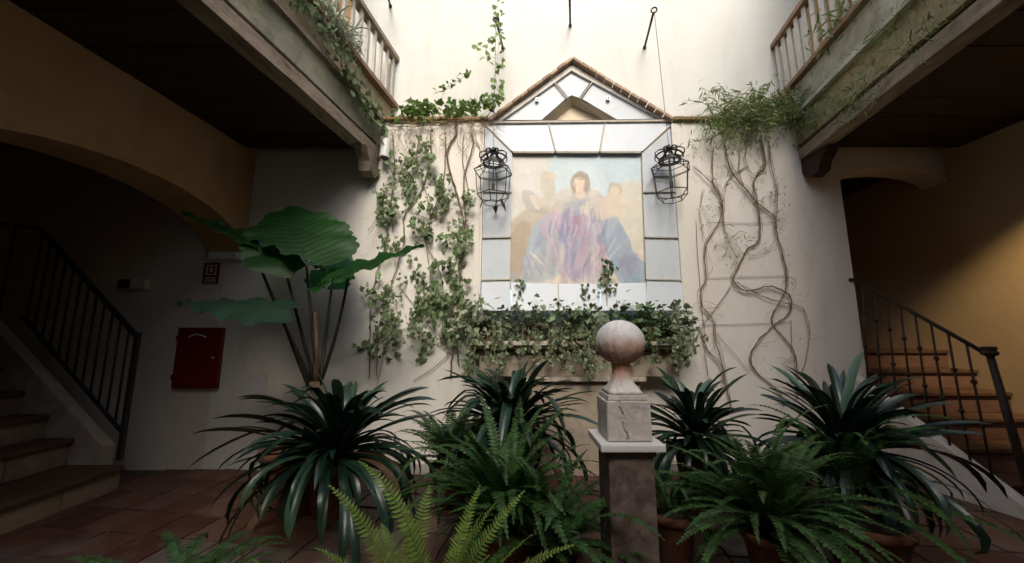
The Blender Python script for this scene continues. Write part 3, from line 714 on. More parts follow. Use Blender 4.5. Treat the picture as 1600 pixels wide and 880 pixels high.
boxo('hatch_frame', (a.x, b.x, D-.012, D-.001, b.z, a.z), M['stringer'], hp, .002)
boxo('hatch_door', (a.x+.015, b.x-.015, D-.018, D-.0122, b.z+.015, a.z-.015), M['white_plastic'], hp, .002)

wc = thing('spotlight', 'white cylindrical spotlight fixed at the left end of the ledge', 'spotlight', (0,0,0))
p = aty(603, 232, D-.10); p0 = aty(606, 208, D-.10)
mb = MB(); mb.tube([p + Vector((-.005,-.02,-.12)), p + Vector((0,0,.09))], .052, 20); mb.tube([p+Vector((0,0,.09)), p+Vector((0,0,.1))], .04, 20)
obj('housing', mb, M['white_plastic'], wc)
mb = MB(); mb.tube([p + Vector((-.005,-.02,-.1205)), p + Vector((-.005,-.02,-.126))], .044, 20); obj('lens', mb, M['iron'], wc)
mb = MB(); mb.bar(p + Vector((0,.04,.05)), p + Vector((0,.098,.05)), .03, .03); obj('bracket', mb, M['white_plastic'], wc)

# warm lamp in the right arcade whose light scallops the ochre wall
lamp = thing('ceiling_spot', 'small warm ceiling spotlight over the right stair', 'spotlight', (4.35, 2.05, CEIL+.02))
mb = MB(); mb.lathe([(.05,-.15),(.055,-.14),(.045,-.03),(.06,-.0)], (0,0,0), 16); obj('housing', mb, M['iron'], lamp)
sl = bpy.data.lights.new('spot_bulb', 'SPOT'); sl.energy = 150; sl.color = (1, .72, .38); sl.spot_size = math.radians(50); sl.spot_blend = .95; sl.shadow_soft_size = .04
so = bpy.data.objects.new('spot_bulb', sl); COL.objects.link(so); so.parent = lamp; so.location = (0,0,-.17)
so.rotation_euler = (Vector((4.35,2.05,CEIL-.15)) - Vector((4.8, 3.25, 1.45))).to_track_quat('Z','Y').to_euler()

# ------------------------------------------------------------------ plant shelf below the niche
sh_ = thing('plant_shelf', 'stone moulded shelf below the painting carrying the ivy pots', 'shelf', (0,0,0))
xa, xb = aty(738, 545, D-.2).x, aty(1070, 545, D-.2).x
zt_ = aty(800, 533, D-.30).z
boxo('shelf_top', (xa-.04, xb+.04, D-.32, D-.002, zt_-.04, zt_), M['shelf_stone'], sh_, .006)
boxo('moulding', (xa-.01, xb+.01, D-.28, D-.002, zt_-.075, zt_-.042), M['shelf_stone'], sh_, .008)
boxo('moulding', (xa+.03, xb-.03, D-.24, D-.002, zt_-.11, zt_-.077), M['terracotta'], sh_, .006)
boxo('apron', (xa+.07, xb-.07, D-.20, D-.002, zt_-.34, zt_-.112), M['shelf_dull'], sh_, .004)
boxo('lower_moulding', (xa+.5, xb-.4, D-.23, D-.002, zt_-.385, zt_-.342), M['shelf_stone'], sh_, .006)
boxo('plinth', (xa+.55, xb-.45, D-.18, D-.002, 0, zt_-.387), M['shelf_dull'], sh_, .004)
kb = boxo('kerb', (-1.6, 3.3, D-.16, D-.003, .0, .10), M['stringer'], None, .01); tag(kb, 'low worn kerb running along the foot of the vine wall', 'kerb')

# ------------------------------------------------------------------ lanterns and hooks
def hook(px0, py0, px1, py1, label, full=True):
    w = aty(px0, py0, D+.262); r = aty(px1, py1, D-.22 if full else D-.15)
    t = thing('iron_hook', label, 'hook', w, 'iron hooks in the upper wall')
    q = r - w; mb = MB(); d = q.normalized()
    mb.tube([d*(-.0), q - d*.03], .013, 8); obj('rod', mb, M['iron'], t, True)
    mb = MB(); c = q; up = Vector((0,0,1)); sd = Vector((1,0,0))
    mb.tube([c + (sd*math.cos(2*math.pi*k/16) + d*math.sin(2*math.pi*k/16))*.032 for k in range(17)], .008, 6); obj('eye_ring', mb, M['iron'], t, True)
    mb = MB(); mb.tube([d*.0, d*.02], .022, 10); obj('wall_boss', mb, M['iron'], t)
    return r
rL = hook(786, 76, 775, 31, 'iron hook rod above the left lantern wrapped by the climbing shoot')
rR = hook(1007, 75, 1022, 16, 'iron hook rod with ring above the right lantern')
hook(891, 41, 890, -10, 'straight iron rod at the top centre of the white wall')
hook(610, 10, 600, -30, 'iron rod end at the upper left near the balustrade')

def lantern(loc, rz, feet, label):
    t = thing('hanging_lantern', label, 'lantern', loc, 'wrought iron lanterns either side of the painting', rz)
    n = 6
    def ring(r, z, off=0): return [Vector((r*math.cos(2*math.pi*(k+off)/n), r*math.sin(2*math.pi*(k+off)/n), z)) for k in range(n)]
    R = .0052
    lv = [(.10,-.185),(.195,-.265),(.188,-.29),(.168,-.53),(.10,-.61)]
    cage = MB(); rings = [ring(r, z) for r, z in lv]
    rings[1] = ring(.205, -.27); 
    for i, rg in enumerate(rings):
        for k in range(n): cage.tube([rg[k], rg[(k+1)%n]], R if i in (0,1,3) else R*.8, 5)
    for i in range(len(rings)-1):
        for k in range(n): cage.tube([rings[i][k], rings[i+1][k]], R, 5)
    mid = ring(.15, -.22)
    for k in range(n): cage.tube([mid[k], mid[(k+1)%n]], R*.8, 5)
    obj('cage', cage, M['iron'], t)
    crown = MB()
    for k in range(8):
        a = 2*math.pi*k/8; e = Vector((math.cos(a), math.sin(a), 0))
        pts = [Vector((0,0,-.05)) + e*.01, e*.05+Vector((0,0,-.045)), e*.11+Vector((0,0,-.055)), e*.15+Vector((0,0,-.085)), e*.15+Vector((0,0,-.125)), e*.11+Vector((0,0,-.165))]
        for j in range(len(pts)-1): 
            crown.bar(pts[j], pts[j+1], .027 - .002*j, .006, up=e if j > 2 else (0,0,1))
    for k in range(16):
        a, b = 2*math.pi*k/16, 2*math.pi*(k+1)/16
        crown.bar((.11*math.cos(a), .11*math.sin(a), -.17), (.11*math.cos(b), .11*math.sin(b), -.17), .006, .034)
    crown.lathe([(.03,-.06),(.036,-.045),(.02,-.03),(.012,-.01),(.016,.0),(.0,.004)], (0,0,0), 12)
    obj('crown', crown, M['iron'], t)
    mb = MB(); mb.tube([(0,0,-.06),(0,0,-.40)], .007, 6); obj('centre_rod', mb, M['iron'], t)
    mb = MB(); mb.lathe([(.012,-.40),(.018,-.405),(.018,-.46),(.010,-.47)], (0,0,0), 12); obj('bulb_holder', mb, M['iron'], t)
    if feet:
        for k in (1, 3, 5, 0):
            a = 2*math.pi*k/6; e = Vector((math.cos(a), math.sin(a), 0)); c = e*.11 + Vector((0,0,-.60)); s_ = Vector((-math.sin(a), math.cos(a), 0))
            mb = MB(); q = [c - s_*.025, c + s_*.025, c + s_*.022 + Vector((0,0,-.03)) + e*.01, c + e*.025 + Vector((0,0,-.085)), c - s_*.022 + Vector((0,0,-.03)) + e*.01]
            k_ = len(q); mb.add(q + [p_ + e*.006 for p_ in q], [tuple(range(k_)), tuple(reversed(range(k_, 2*k_)))] + [(i,(i+1)%k_,k_+(i+1)%k_,k_+i) for i in range(k_)])
            obj('foot', mb, M['iron'], t)
    return t
def chain(a, b, label):
    t = thing('lantern_chain', label, 'chain', b, 'thin chains holding the lanterns')
    mb = MB(); d = a - b; n = int(d.length / .022); s_ = Vector((1,0,0)); f = Vector((0,1,0))
    for i in range(n):
        c = d * ((i+.5)/n); w = s_ if i % 2 else f; h = d.normalized()*.014
        mb.tube([c-h*.7, c-h*.7+w*.004, c+h*.7+w*.004, c+h*.7, c+h*.7-w*.004, c-h*.7-w*.004, c-h*.7], .0016, 4, cap=False)
    o = obj('chain_links', mb, M['wire'], t)
YL = rL.y
tl = Vector((rL.x, YL, aty(771, 231, YL).z)); tr_ = Vector((rR.x, rR.y, aty(1046, 227, rR.y).z))
tl.x = aty(771,231,YL).x; tr_.x = aty(1047,227,rR.y).x - .015
lantern(tl, .35, True, 'black iron crown lantern with pointed feet hanging left of the painting')
lantern(tr_, .05, False, 'black iron crown lantern without feet hanging right of the painting')
chain(rL, tl, 'thin chain rising from the left lantern through the climbing shoot')
chain(rR, tr_, 'thin chain rising from the right lantern against the white wall')

# ------------------------------------------------------------------ stone pedestal with ball finial
PX = aty(975, 690, 1.92).x; PY = 1.92
pd = thing('stone_pedestal', 'marble pillar carrying a cracked stone block and ball finial', 'pedestal', (PX, PY, 0))
zs = aty(978, 708, PY-.15).z
def sqp(name, hw0, hw1, z0, z1, m, bev=.006, sub=0):
    mb = MB(); mb.hexa([(-hw0,-hw0,z0),(hw0,-hw0,z0),(hw0,hw0,z0),(-hw0,hw0,z0),(-hw1,-hw1,z1),(hw1,-hw1,z1),(hw1,hw1,z1),(-hw1,hw1,z1)])
    return obj(name, mb, m, pd, bevel=bev)
sqp('shaft', .110, .106, 0, zs, M['shaft_stone'])
sqp('neck_moulding', .118, .118, zs-.03, zs-.002, M['shaft_stone'])
sqp('cap_slab', .150, .150, zs+.001, zs+.034, M['slab_stone'])
z1 = zs+.036; CH = .185
def rough_block(hw, z0, z1, seg=34):
    bm = bmesh.new(); bmesh.ops.create_cube(bm, size=1)
    bmesh.ops.subdivide_edges(bm, edges=bm.edges[:], cuts=seg, use_grid_fill=True)
    for v in bm.verts:
        ed = sum(abs(abs(c) - .5) < 1e-4 for c in v.co)
        v.co = Vector((v.co.x*2*hw, v.co.y*2*hw, z0 + (v.co.z+.5)*(z1-z0)))
        nn = mnoise.fractal(v.co*14, 1, 2, 4); q = v.co - Vector((0,0,(z0+z1)/2))
        if ed >= 2: v.co -= q.normalized() * (.004 + max(0, nn)*.014)
        else: v.co -= q.normalized() * max(0, nn) * .004
        # the crack that runs down the front face
        cx = -.045 + .008*math.sin(v.co.z*70) + .006*mnoise.noise(v.co*90) + (z1 - v.co.z)*.16
        if abs(v.co.x - cx) < .0034 and v.co.y < -hw*.9: v.co.y += .012
    me = bpy.data.meshes.new('block'); bm.to_mesh(me); bm.free(); me.materials.append(M['stone']); return me
bk = link('block', rough_block(.106, z1, z1+CH), pd)
z2 = z1+CH
sqp('fillet', .098, .094, z2+.001, z2+.026, M['stone'], .005)
mb = MB(); prof = [(.090, z2+.027), (.078, z2+.045), (.060, z2+.075), (.048, z2+.11), (.044, z2+.14), (.048, z2+.17), (.06, z2+.19)]
for i, (r, z) in enumerate(prof):     # square flare turning into a round neck
    k_ = i/(len(prof)-1); n = 32
    for k in range(n):
        a = 2*math.pi*(k+.5)/n; cs, sn = math.cos(a), math.sin(a); e = min(1, k_*1.7)
        sqr = 1/max(abs(cs), abs(sn)); rad = r*(sqr*(1-e)+e); mb.v.append(Vector((cs*rad, sn*rad, z)))
    if i:
        for k in range(n): mb.f.append(((i-1)*n+k, (i-1)*n+(k+1)%n, i*n+(k+1)%n, i*n+k))
mb.f.append(tuple(range(32)))
def rusty(name):
    m = mat(name, (.58, .56, .54), (.74, .72, .70), 7, .8, .7, 40, stain=(.30, .24, .20), stain_amt=.5, stain_scale=6, stretch=(1.5,1.5,.5))
    N, L = m.node_tree.nodes, m.node_tree.links; P = N['Principled BSDF']; src = P.inputs['Base Color'].links[0].from_socket
    tc = N.new('ShaderNodeTexCoord'); sx = N.new('ShaderNodeSeparateXYZ'); L.new(tc.outputs['Object'], sx.inputs[0])
    nz = N.new('ShaderNodeTexNoise'); nz.inputs['Scale'].default_value = 9; L.new(tc.outputs['Object'], nz.inputs['Vector'])
    ad = N.new('ShaderNodeMath'); ad.operation = 'MULTIPLY_ADD'; ad.inputs[1].default_value = .12; L.new(nz.outputs['Fac'], ad.inputs[0]); L.new(sx.outputs['Z'], ad.inputs[2])
    zc = z2 + .29
    r = N.new('ShaderNodeValToRGB'); mr = N.new('ShaderNodeMapRange'); mr.inputs['From Min'].default_value = z2+.04; mr.inputs['From Max'].default_value = z2+.42
    L.new(ad.outputs[0], mr.inputs['Value']); L.new(mr.outputs[0], r.inputs[0])
    e = r.color_ramp.elements; e[0].position = .22; e[0].color = (0,0,0,1); e[1].position = .88; e[1].color = (0,0,0,1)
    q = e.new(.42); q.color = (.9,.9,.9,1); q = e.new(.70); q.color = (.62,.62,.62,1)
    mx = N.new('ShaderNodeMix'); mx.data_type = 'RGBA'; mx.inputs['B'].default_value = (.42, .18, .08, 1)
    L.new(src, mx.inputs['A']); L.new(r.outputs[0], mx.inputs['Factor']); L.new(mx.outputs['Result'], P.inputs['Base Color'])
    return m
M['rusty_stone'] = rusty('rust_stained_stone')
obj('flare', mb, M['rusty_stone'], pd, True)
bm = bmesh.new(); bmesh.ops.create_uvsphere(bm, u_segments=64, v_segments=40, radius=.122)
zb = z2 + .19 + .088
for v in bm.verts:
    a = math.atan2(v.co.y, v.co.x); fl_ = math.sqrt(max(0, 1-(v.co.z/.128)**2))
    v.co *= 1 + .016*math.cos(16*a)*fl_ + mnoise.fractal(v.co*25,1,2,3)*.006
    v.co.z *= .93; v.co.z += zb
me = bpy.data.meshes.new('ball'); bm.to_mesh(me); bm.free(); me.materials.append(M['rusty_stone'])
me.polygons.foreach_set('use_smooth', [True]*len(me.polygons)); link('ball', me, pd)

# ------------------------------------------------------------------ plants: leaf shapes
def pot(parent, r, h, m, z=0, loc=(0,0)):
    mb = MB(); x, y = loc
    mb.lathe([(r*.68,z),(r*.72,z+.01),(r*.93,z+h*.82),(r*.95,z+h*.83),(r*1.06,z+h*.84),(r*1.08,z+h*.98),(r*1.04,z+h),(r*.95,z+h),(r*.93,z+h*.9),(.01,z+h*.9)], (x,y,0), 28)
    o = obj('pot', mb, m, parent, True)
    return o
def soil(parent, r, z, loc=(0,0)):
    mb = MB(); mb.lathe([(r*.92, z-.02), (r*.9, z), (.01, z+.012)], (*loc, 0), 20); return obj('soil', mb, M['soil'], parent)

def strap_mesh(L, w, el, droop, m, twist=0, kink=None):
    mb = MB(); n = 11; p = Vector((0,0,0)); a = el; cols = 4
    for i in range(n+1):
        t = i/n; wid = w * min(1, .45 + t*2.6) * (1 if t < .72 else max(.02, math.cos((t-.72)/.28*math.pi/2)**.7))
        d = Vector((math.cos(a), 0, math.sin(a))); nrm = Vector((-math.sin(a), 0, math.cos(a))); sd = Vector((0,1,0))
        tw = twist * t; s2 = sd*math.cos(tw) + nrm*math.sin(tw); n2 = nrm*math.cos(tw) - sd*math.sin(tw)
        for k in range(cols+1):
            q = (k/cols - .5)*2; mb.v.append(p + s2*q*wid/2 + n2*abs(q)**1.0*wid*.20)
        p = p + d * (L/n); a -= droop * (.35 + 1.3*t) / n
        if kink and abs(t-kink) < .06: a -= .5
    for i in range(n):
        for k in range(cols):
            b = i*(cols+1)+k; mb.f.append((b, b+cols+1, b+cols+2, b+1))
    return mb.mesh('leaf', m, True, fix=False)
def strap_set(m, s=1.0, wm=1.0):
    out = []
    for k in range(18):
        el = math.radians(-6 + 82*(k/17)); out.append((el, strap_mesh(s*rnd(.50,.76)*(1 - .22*k/17), wm*rnd(.042,.064), el, rnd(.5,1.3) + (1.2 if k < 7 else 0), m, rnd(-.6,.6), rnd(.4,.8) if random.random() < .2 else None)))
    return out
SETS = {}; DEAD = {}
def strap_plant(loc, n, s, label, z0, pr, ph, pm=None, name='strap_leaf_plant', bias=None, hole=None, extra=()):
    t = thing(name, label, 'plant', (loc[0], loc[1], 0), 'potted strap leaf plants at the foot of the vine wall')
    if pr: pot(t, pr, ph, pm or M['dark_terracotta'], z=z0-ph); soil(t, pr, z0-ph*.08)
    key = round(s, 2)
    if key not in SETS: SETS[key] = (strap_set(M['strap'], s), strap_set(M['strap_pale'], s))
    for i in range(n):
        st_ = SETS[key][1 if random.random() < .14 else 0]
        el, me = random.choice(st_)
        rz = i*2.399 + rnd(-.3,.3)
        if el < .5 and random.random() < .05:
            me = DEAD.setdefault(me.name, me.copy()); me.materials[0] = M['brown_leaf']
        o = link('leaf', me, t); o.rotation_euler = (rnd(-.12,.12), rnd(-.12,.12), rz)
        fr = .05*(1 - el/1.6)
        o.location = (fr*math.cos(rz)+rnd(-.03,.03), fr*math.sin(rz)+rnd(-.03,.03), z0 + rnd(-.03,.05) + .10*(el/1.5))
        sc = rnd(.75, 1.12); o.scale = (sc, sc*rnd(.85,1.2), sc)
    return t

def frond_mesh(L, w, el, droop, m, pairs=34, curl=0):
    mb = MB(); p = Vector((0,0,0)); a = el; n = pairs; prev = None; mid = []
    side = Vector((0,1,0))
    for i in range(n+1):
        t = i/n; d = Vector((math.cos(a), curl*t, math.sin(a))).normalized(); nrm = d.cross(side).normalized() * -1
        mid.append((p.copy(), d, nrm)); p = p + d*(L/n); a -= droop*(.3+1.4*t)/n
    for i, (c, d, nrm) in enumerate(mid):
        t = i/n
        if t < .07: continue
        env = math.sin(min(1, (t-.04)*3.2)*math.pi/2) * (1-t)**.55
        l = w*max(.08, env)*rnd(.88,1.08); b = L/n*(.70 if m.name.startswith('bright') else .95)
        for s_ in (-1, 1):
            dr = (side*s_*1.0 + d*.28 - nrm*(-.12+rnd(-.12,.12)) ).normalized()
            k = len(mb.v)
            mb.v += [c, c + d*b*.62 + dr*l*.10, c + dr*l*.55 + d*b*.5, c + dr*l + d*b*.25 - nrm*l*(-.10) * -1, c + dr*l*.5 - d*b*.42, c - d*b*.3 + dr*l*.08]
            mb.f += [(k,k+1,k+2),(k,k+2,k+4),(k,k+4,k+5),(k+2,k+3,k+4)]
    mb.tube([q[0] for q in mid[::3]] + [mid[-1][0]], .0028, 4, r2=.0012)
    return mb.mesh('frond', m, False, fix=False)
FR = {}
def fern(loc, n, s, label, z0, m, pr=None, ph=.25, group='ferns in front of the strap leaf plants', lo=15, hi=82, rzr=None, pm=None, wm=1.0):
    t = thing('fern', label, 'fern', (loc[0], loc[1], 0), group)
    if pr: pot(t, pr, ph, pm or M['terracotta'], z=z0-ph); soil(t, pr, z0-ph*.08)
    key = (m.name, s)
    if key not in FR:
        FR[key] = []
        for k in range(10):
            el = math.radians(lo + (hi-lo)*k/9); FR[key].append(frond_mesh(s*rnd(.55,.75), s*rnd(.055,.072)*wm, el, rnd(.9,1.9), m, curl=rnd(-.25,.25)))
    for i in range(n):
        o = link('frond', random.choice(FR[key]), t); rz = i*2.399+rnd(-.3,.3) if rzr is None else rnd(*rzr)
        o.rotation_euler = (rnd(-.15,.15), rnd(-.15,.15), rz); sc = rnd(.7,1.15); o.scale = (sc,sc,sc)
        o.location = (rnd(-.06,.06), rnd(-.06,.06), z0+rnd(-.02,.03))
    return t

def ivy_leaf(s, m, kind=0):
    mb = MB()
    if kind == 0: o_ = [(0,0),(.35,-.28),(.55,.05),(.42,.38),(.22,.55),(0,1.0),(-.22,.55),(-.42,.38),(-.55,.05),(-.35,-.28)]
    elif kind == 1: o_ = [(0,0),(.3,-.12),(.48,.2),(.4,.55),(.18,.8),(0,1.0),(-.18,.8),(-.4,.55),(-.48,.2),(-.3,-.12)]
    else: o_ = [(0,0),(.18,-.1),(.55,.0),(.3,.28),(.5,.55),(.15,.6),(0,1.0),(-.15,.6),(-.5,.55),(-.3,.28),(-.55,.0),(-.18,-.1)]
    mb.v = [Vector((0,.35*s,-.0))] + [Vector((x*s, y*s, .16*s*abs(x)*1.5 - .12*s*max(0,y-.4))) for x, y in o_]
    n = len(o_); mb.f = [(0, 1+i, 1+(i+1) % n) for i in range(n)]
    return mb.mesh('leaf', m, False, fix=False)
def narrow_leaf(L, w, m, droop=.6):
    mb = MB(); p = Vector(); a = .2; n = 4
    for i in range(n+1):
        t = i/n; wd = w*math.sin(math.pi*(.12+.88*t))*.5 if t < 1 else .0003
        mb.v += [p + Vector((-wd,0,wd*.4)), p, p + Vector((wd,0,wd*.4))]; p = p + Vector((0, math.cos(a), math.sin(a)))*(L/n); a -= droop/n*1.5
    for i in range(n):
        b = i*3; mb.f += [(b,b+1,b+4,b+3),(b+1,b+2,b+5,b+4)]
    return mb.mesh('leaf', m, False, fix=False)
IV = {k: [ivy_leaf(1.0, M[k], j) for j in (0, 1, 2)] for k in ('ivy','ivy_pale','ivy_yellow','ivy_varieg')}
NL = [narrow_leaf(1.0, .13, M['bamboo'], d_) for d_ in (.3,.9,1.5)]
SPD = [narrow_leaf(1.0, .05, M['spider'], d_) for d_ in (1.2,2.2,3.2)]

def scatter(t, items, variants, limit=300):
    """items: (loc, euler, scale); the largest become leaves of their own, the rest one mass of real leaves"""
    items = sorted(items, key=lambda q: -q[2]*(1.4 if q[0][1] < D else 1))
    base = Vector(t.location)
    for loc, eu, s in items[:limit]:
        o = link('leaf', random.choice(variants), t); o.location = Vector(loc) - base; o.rotation_euler = eu; o.scale = (s,s,s)
    if len(items) > limit:
        vs, fs = [], []
        cache = [([v.co.copy() for v in me.vertices], [tuple(p.vertices) for p in me.polygons]) for me in variants]
        for loc, eu, s in items[limit:]:
            v, f = random.choice(cache); mt = Matrix.Translation(Vector(loc)-base) @ Euler(eu).to_matrix().to_4x4() @ Matrix.Scale(s,4)
            k = len(vs); vs += [tuple(mt @ q) for q in v]; fs += [tuple(i+k for i in p) for p in f]
        me = bpy.data.meshes.new('small_leaves'); me.from_pydata(vs, [], fs); me.materials.append(variants[0].materials[0])
        o = link('small_leaves', me, t); o['kind'] = 'stuff'
def hang_euler(spread=.9):      # leaf hanging on a wall, its face towards the courtyard
    return (math.radians(-90) + rnd(-spread, spread)*.9, rnd(-spread, spread)*.5, rnd(-spread, spread)) if random.random() < .0 else (math.radians(rnd(60,120)), rnd(-.6,.6), math.pi*0 + rnd(-.8,.8)) if random.random() < .25 else (math.radians(rnd(-125,-60)), rnd(-.5,.5), rnd(-.9,.9))
def smooth_path(pts, k=5, jit=.006):
    pts = [Vector(p) for p in pts]; out = []
    for i in range(len(pts)-1):
        p0, p1, p2, p3 = pts[max(0,i-1)], pts[i], pts[i+1], pts[min(len(pts)-1,i+2)]
        for j in range(k):
            t = j/k; q = .5*((2*p1)+(p2-p0)*t+(2*p0-5*p1+4*p2-p3)*t*t+(3*p1-p0-3*p2+p3)*t**3)
            out.append(q + Vector((rnd(-jit,jit), rnd(-jit,jit)*.5, rnd(-jit,jit))))
    out.append(pts[-1]); return out
def stem(t, pix, r, m, Y=D-.03, name='stem', yj=.012, r2=None):
    pts = [aty(x, y, Y + rnd(-yj, yj)) for x, y in pix]; sp = smooth_path(pts)
    mb = MB(); mb.tube([p - Vector(t.location) for p in sp], r, 6, r2=r2 if r2 is not None else r*.7)
    obj(name, mb, m, t, True); return sp

# ------------------------------------------------------------------ left climbing vine
def C7(x, y): return (560 + x/2.095, 180 + y/2.095)
lv = thing('climbing_vine', 'pale leafy vine covering the wall left of the niche', 'vine', (-.9, D, 0), 'vines climbing the courtyard wall')
paths = [
 ([(315,28),(322,60),(292,110),(298,180),(320,250),(340,330),(345,420),(330,490),(332,560),(325,640),(310,760),(300,860)], .011),
 ([(370,60),(376,100),(350,180),(345,260),(350,350),(340,470),(325,600),(320,720),(330,820)], .008),
 ([(110,60),(118,180),(105,300),(90,420),(60,520),(42,620),(38,740),(35,860)], .007),
 ([(235,50),(236,150),(200,260),(150,330),(148,420),(105,560),(65,700),(60,850)], .007),
 ([(285,60),(280,200),(250,300),(215,400),(262,500),(280,600),(270,760)], .006),
 ([(400,640),(335,740),(255,820),(180,870)], .005),
 ([(345,60),(340,150),(360,250),(330,330),(342,440)], .005),
 ([(130,560),(200,640),(260,720),(330,690)], .004),
 ([(30,380),(60,330),(80,250),(110,180)], .004),
 ([(180,320),(240,340),(300,300),(350,260)], .004),
 ([(80,740),(150,700),(230,730),(330,790)], .004),
 ([(60,880),(90,760),(130,700),(120,600)], .004),
 ([(200,60),(190,160),(215,230),(235,330),(225,430),(240,560)], .005)]
LVP = []
for pp_, r in paths:
    for a_, b_ in zip(pp_, pp_[1:]):
        for f_ in (.0,.33,.66): LVP.append((a_[0]+(b_[0]-a_[0])*f_, a_[1]+(b_[1]-a_[1])*f_))
for pp_, r in paths: stem(lv, [C7(*q) for q in pp_], r, M['vine_bark'] if r > .0045 else M['dry_stem'])
for k in range(34):   # dry twigs hanging under the ledge
    x = rnd(90, 420); y = rnd(30, 60); q = [(x, y)]
    for j in range(4): q.append((q[-1][0]+rnd(-25,25), q[-1][1]+rnd(8,34)))
    stem(lv, [C7(*p) for p in q], .003, M['dry_stem'], Y=D-.04, name='twig')
for k in range(26):   # fine twigs over the wall
    x = rnd(20, 360); y = rnd(150, 800); q = [(x, y)]
    a = rnd(0, 6.28)
    for j in range(3): a += rnd(-.7,.7); q.append((q[-1][0]+26*math.cos(a), q[-1][1]+26*math.sin(a)))
    stem(lv, [C7(*p) for p in q], .0018, M['dry_stem'], name='twig')
clumps = [(170,165,55,38,60),(165,240,50,48,60),(262,250,25,50,48),(90,310,40,40,55),(270,300,45,30,34),(215,385,50,32,46),(362,262,18,20,18),
          (60,575,38,38,34),(200,540,95,45,62),(290,505,35,45,34),(190,650,105,50,66),(330,620,50,50,56),(100,640,55,50,34),(105,420,32,30,22),(340,400,22,60,26),(200,700,110,30,24),(230,120,20,40,24),(150,760,110,40,50),(320,730,50,50,40),(60,700,35,60,26),(250,600,60,50,40),(290,420,40,40,24),(348,350,14,14,8),(330,540,25,40,26)]
it = []
for cx, cy, sx, sy, n in clumps:
    for _ in range(int(n*.34)):
        x, y = random.gauss(cx, sx*.68), random.gauss(cy, sy*.68); dep = rnd(.02, .14); big = rnd(.6, 1.35)
        if random.random() < .55:
            q_ = random.choice(LVP); 
            if abs(q_[0]-x) < sx*1.2 and abs(q_[1]-y) < sy: x, y = q_
        for _k in range(random.randint(2, 8)):
            it.append((aty(*C7(x+random.gauss(0,9), y+random.gauss(0,11)), D - dep - rnd(-.02,.02)), hang_euler(), big*rnd(.028, .056)))
scatter(lv, it, IV['ivy_pale'])

# ------------------------------------------------------------------ ivy on the ledge and runners
def C3(x, y): return (560 + x/2.93, y/2.93)
li = thing('ledge_ivy', 'bright green ivy heaped along the ledge left of the gable', 'ivy', (-.8, D, LEDGE))
it = []
for cx, cy, sx, sy, n in ((265,505,55,34,95),(250,545,95,22,45),(450,505,60,30,85),(520,480,40,30,30),(600,470,28,26,36),(340,500,30,22,26),(170,555,30,12,10)):
    for _ in range(n):
        x, y = random.gauss(cx, sx*.8), random.gauss(cy, sy*.7); y = min(y, 560)
        it.append((aty(*C3(x, y), D + rnd(-.10, .16)), (rnd(-.9,.9), rnd(-.9,.9), rnd(0,6.28)), rnd(.045, .085)))
for _ in range(34):   # a thin arching spray
    f = random.random(); x = 350+165*f+rnd(-14,14); y = 425 - 95*f + rnd(-14,14)
    it.append((aty(*C3(x, y), D-.03), (rnd(-.9,.9), rnd(-.9,.9), rnd(0,6.28)), rnd(.03,.055)))
scatter(li, it, IV['ivy_yellow'])
stem(li, [C3(*q) for q in ((360,560),(372,480),(400,415),(450,375),(515,326))], .003, M['dry_stem'])
stem(li, [C3(*q) for q in ((130,572),(200,566),(300,570),(380,560),(440,552),(560,545),(620,500))], .006, M['vine_bark'], Y=D-.06)
stem(li, [C3(*q) for q in ((140,578),(240,580),(330,572),(420,575),(470,560),(530,540))], .005, M['vine_bark'], Y=D-.07)
for k in range(30):
    x = rnd(140, 620); q = [(x, 560)]
    for j in range(4): q.append((q[-1][0]+rnd(-30,30), q[-1][1]+rnd(-4,20)))
    stem(li, [C3(*p) for p in q], .003, M['dry_stem'], Y=D-.07, name='twig')
ch = thing('climbing_shoot', 'leafy shoot twining up the chain above the left lantern', 'vine', (rL.x, rL.y, rL.z))
cpath = [(640,-20),(636,60),(628,130),(640,200),(634,290),(628,360),(640,410),(632,470)]
stem(ch, [C3(*q) for q in cpath], .003, M['dry_stem'], Y=rL.y-.01, yj=.004)
stem(ch, [C3(*q) for q in ((632,470),(600,500),(560,530),(520,548))], .003, M['dry_stem'], Y=rL.y+.1)
it = []
for k in range(64):
    f = random.random(); i = int(f*7); a, b = cpath[i], cpath[i+1]; g = f*7-i
    x = a[0]+(b[0]-a[0])*g + rnd(-26,26)*(1.3 if 120 < 500*f else .9); y = a[1]+(b[1]-a[1])*g + rnd(-10,10)
    it.append((aty(*C3(x, y), rL.y - rnd(-.06,.06)), hang_euler(), rnd(.035,.068)))
for x, y in ((530,205),(555,195),(550,220),(580,218),(565,270),(600,275),(590,250)): it.append((aty(*C3(x, y), rL.y), hang_euler(), .06))
scatter(ch, it, IV['ivy_yellow'])
stem(ch, [C3(*q) for q in ((530,208),(560,212),(600,222),(636,240))], .002, M['dry_stem'], Y=rL.y, yj=.003)
stem(ch, [C3(*q) for q in ((555,275),(590,258),(636,265))], .002, M['dry_stem'], Y=rL.y, yj=.003)

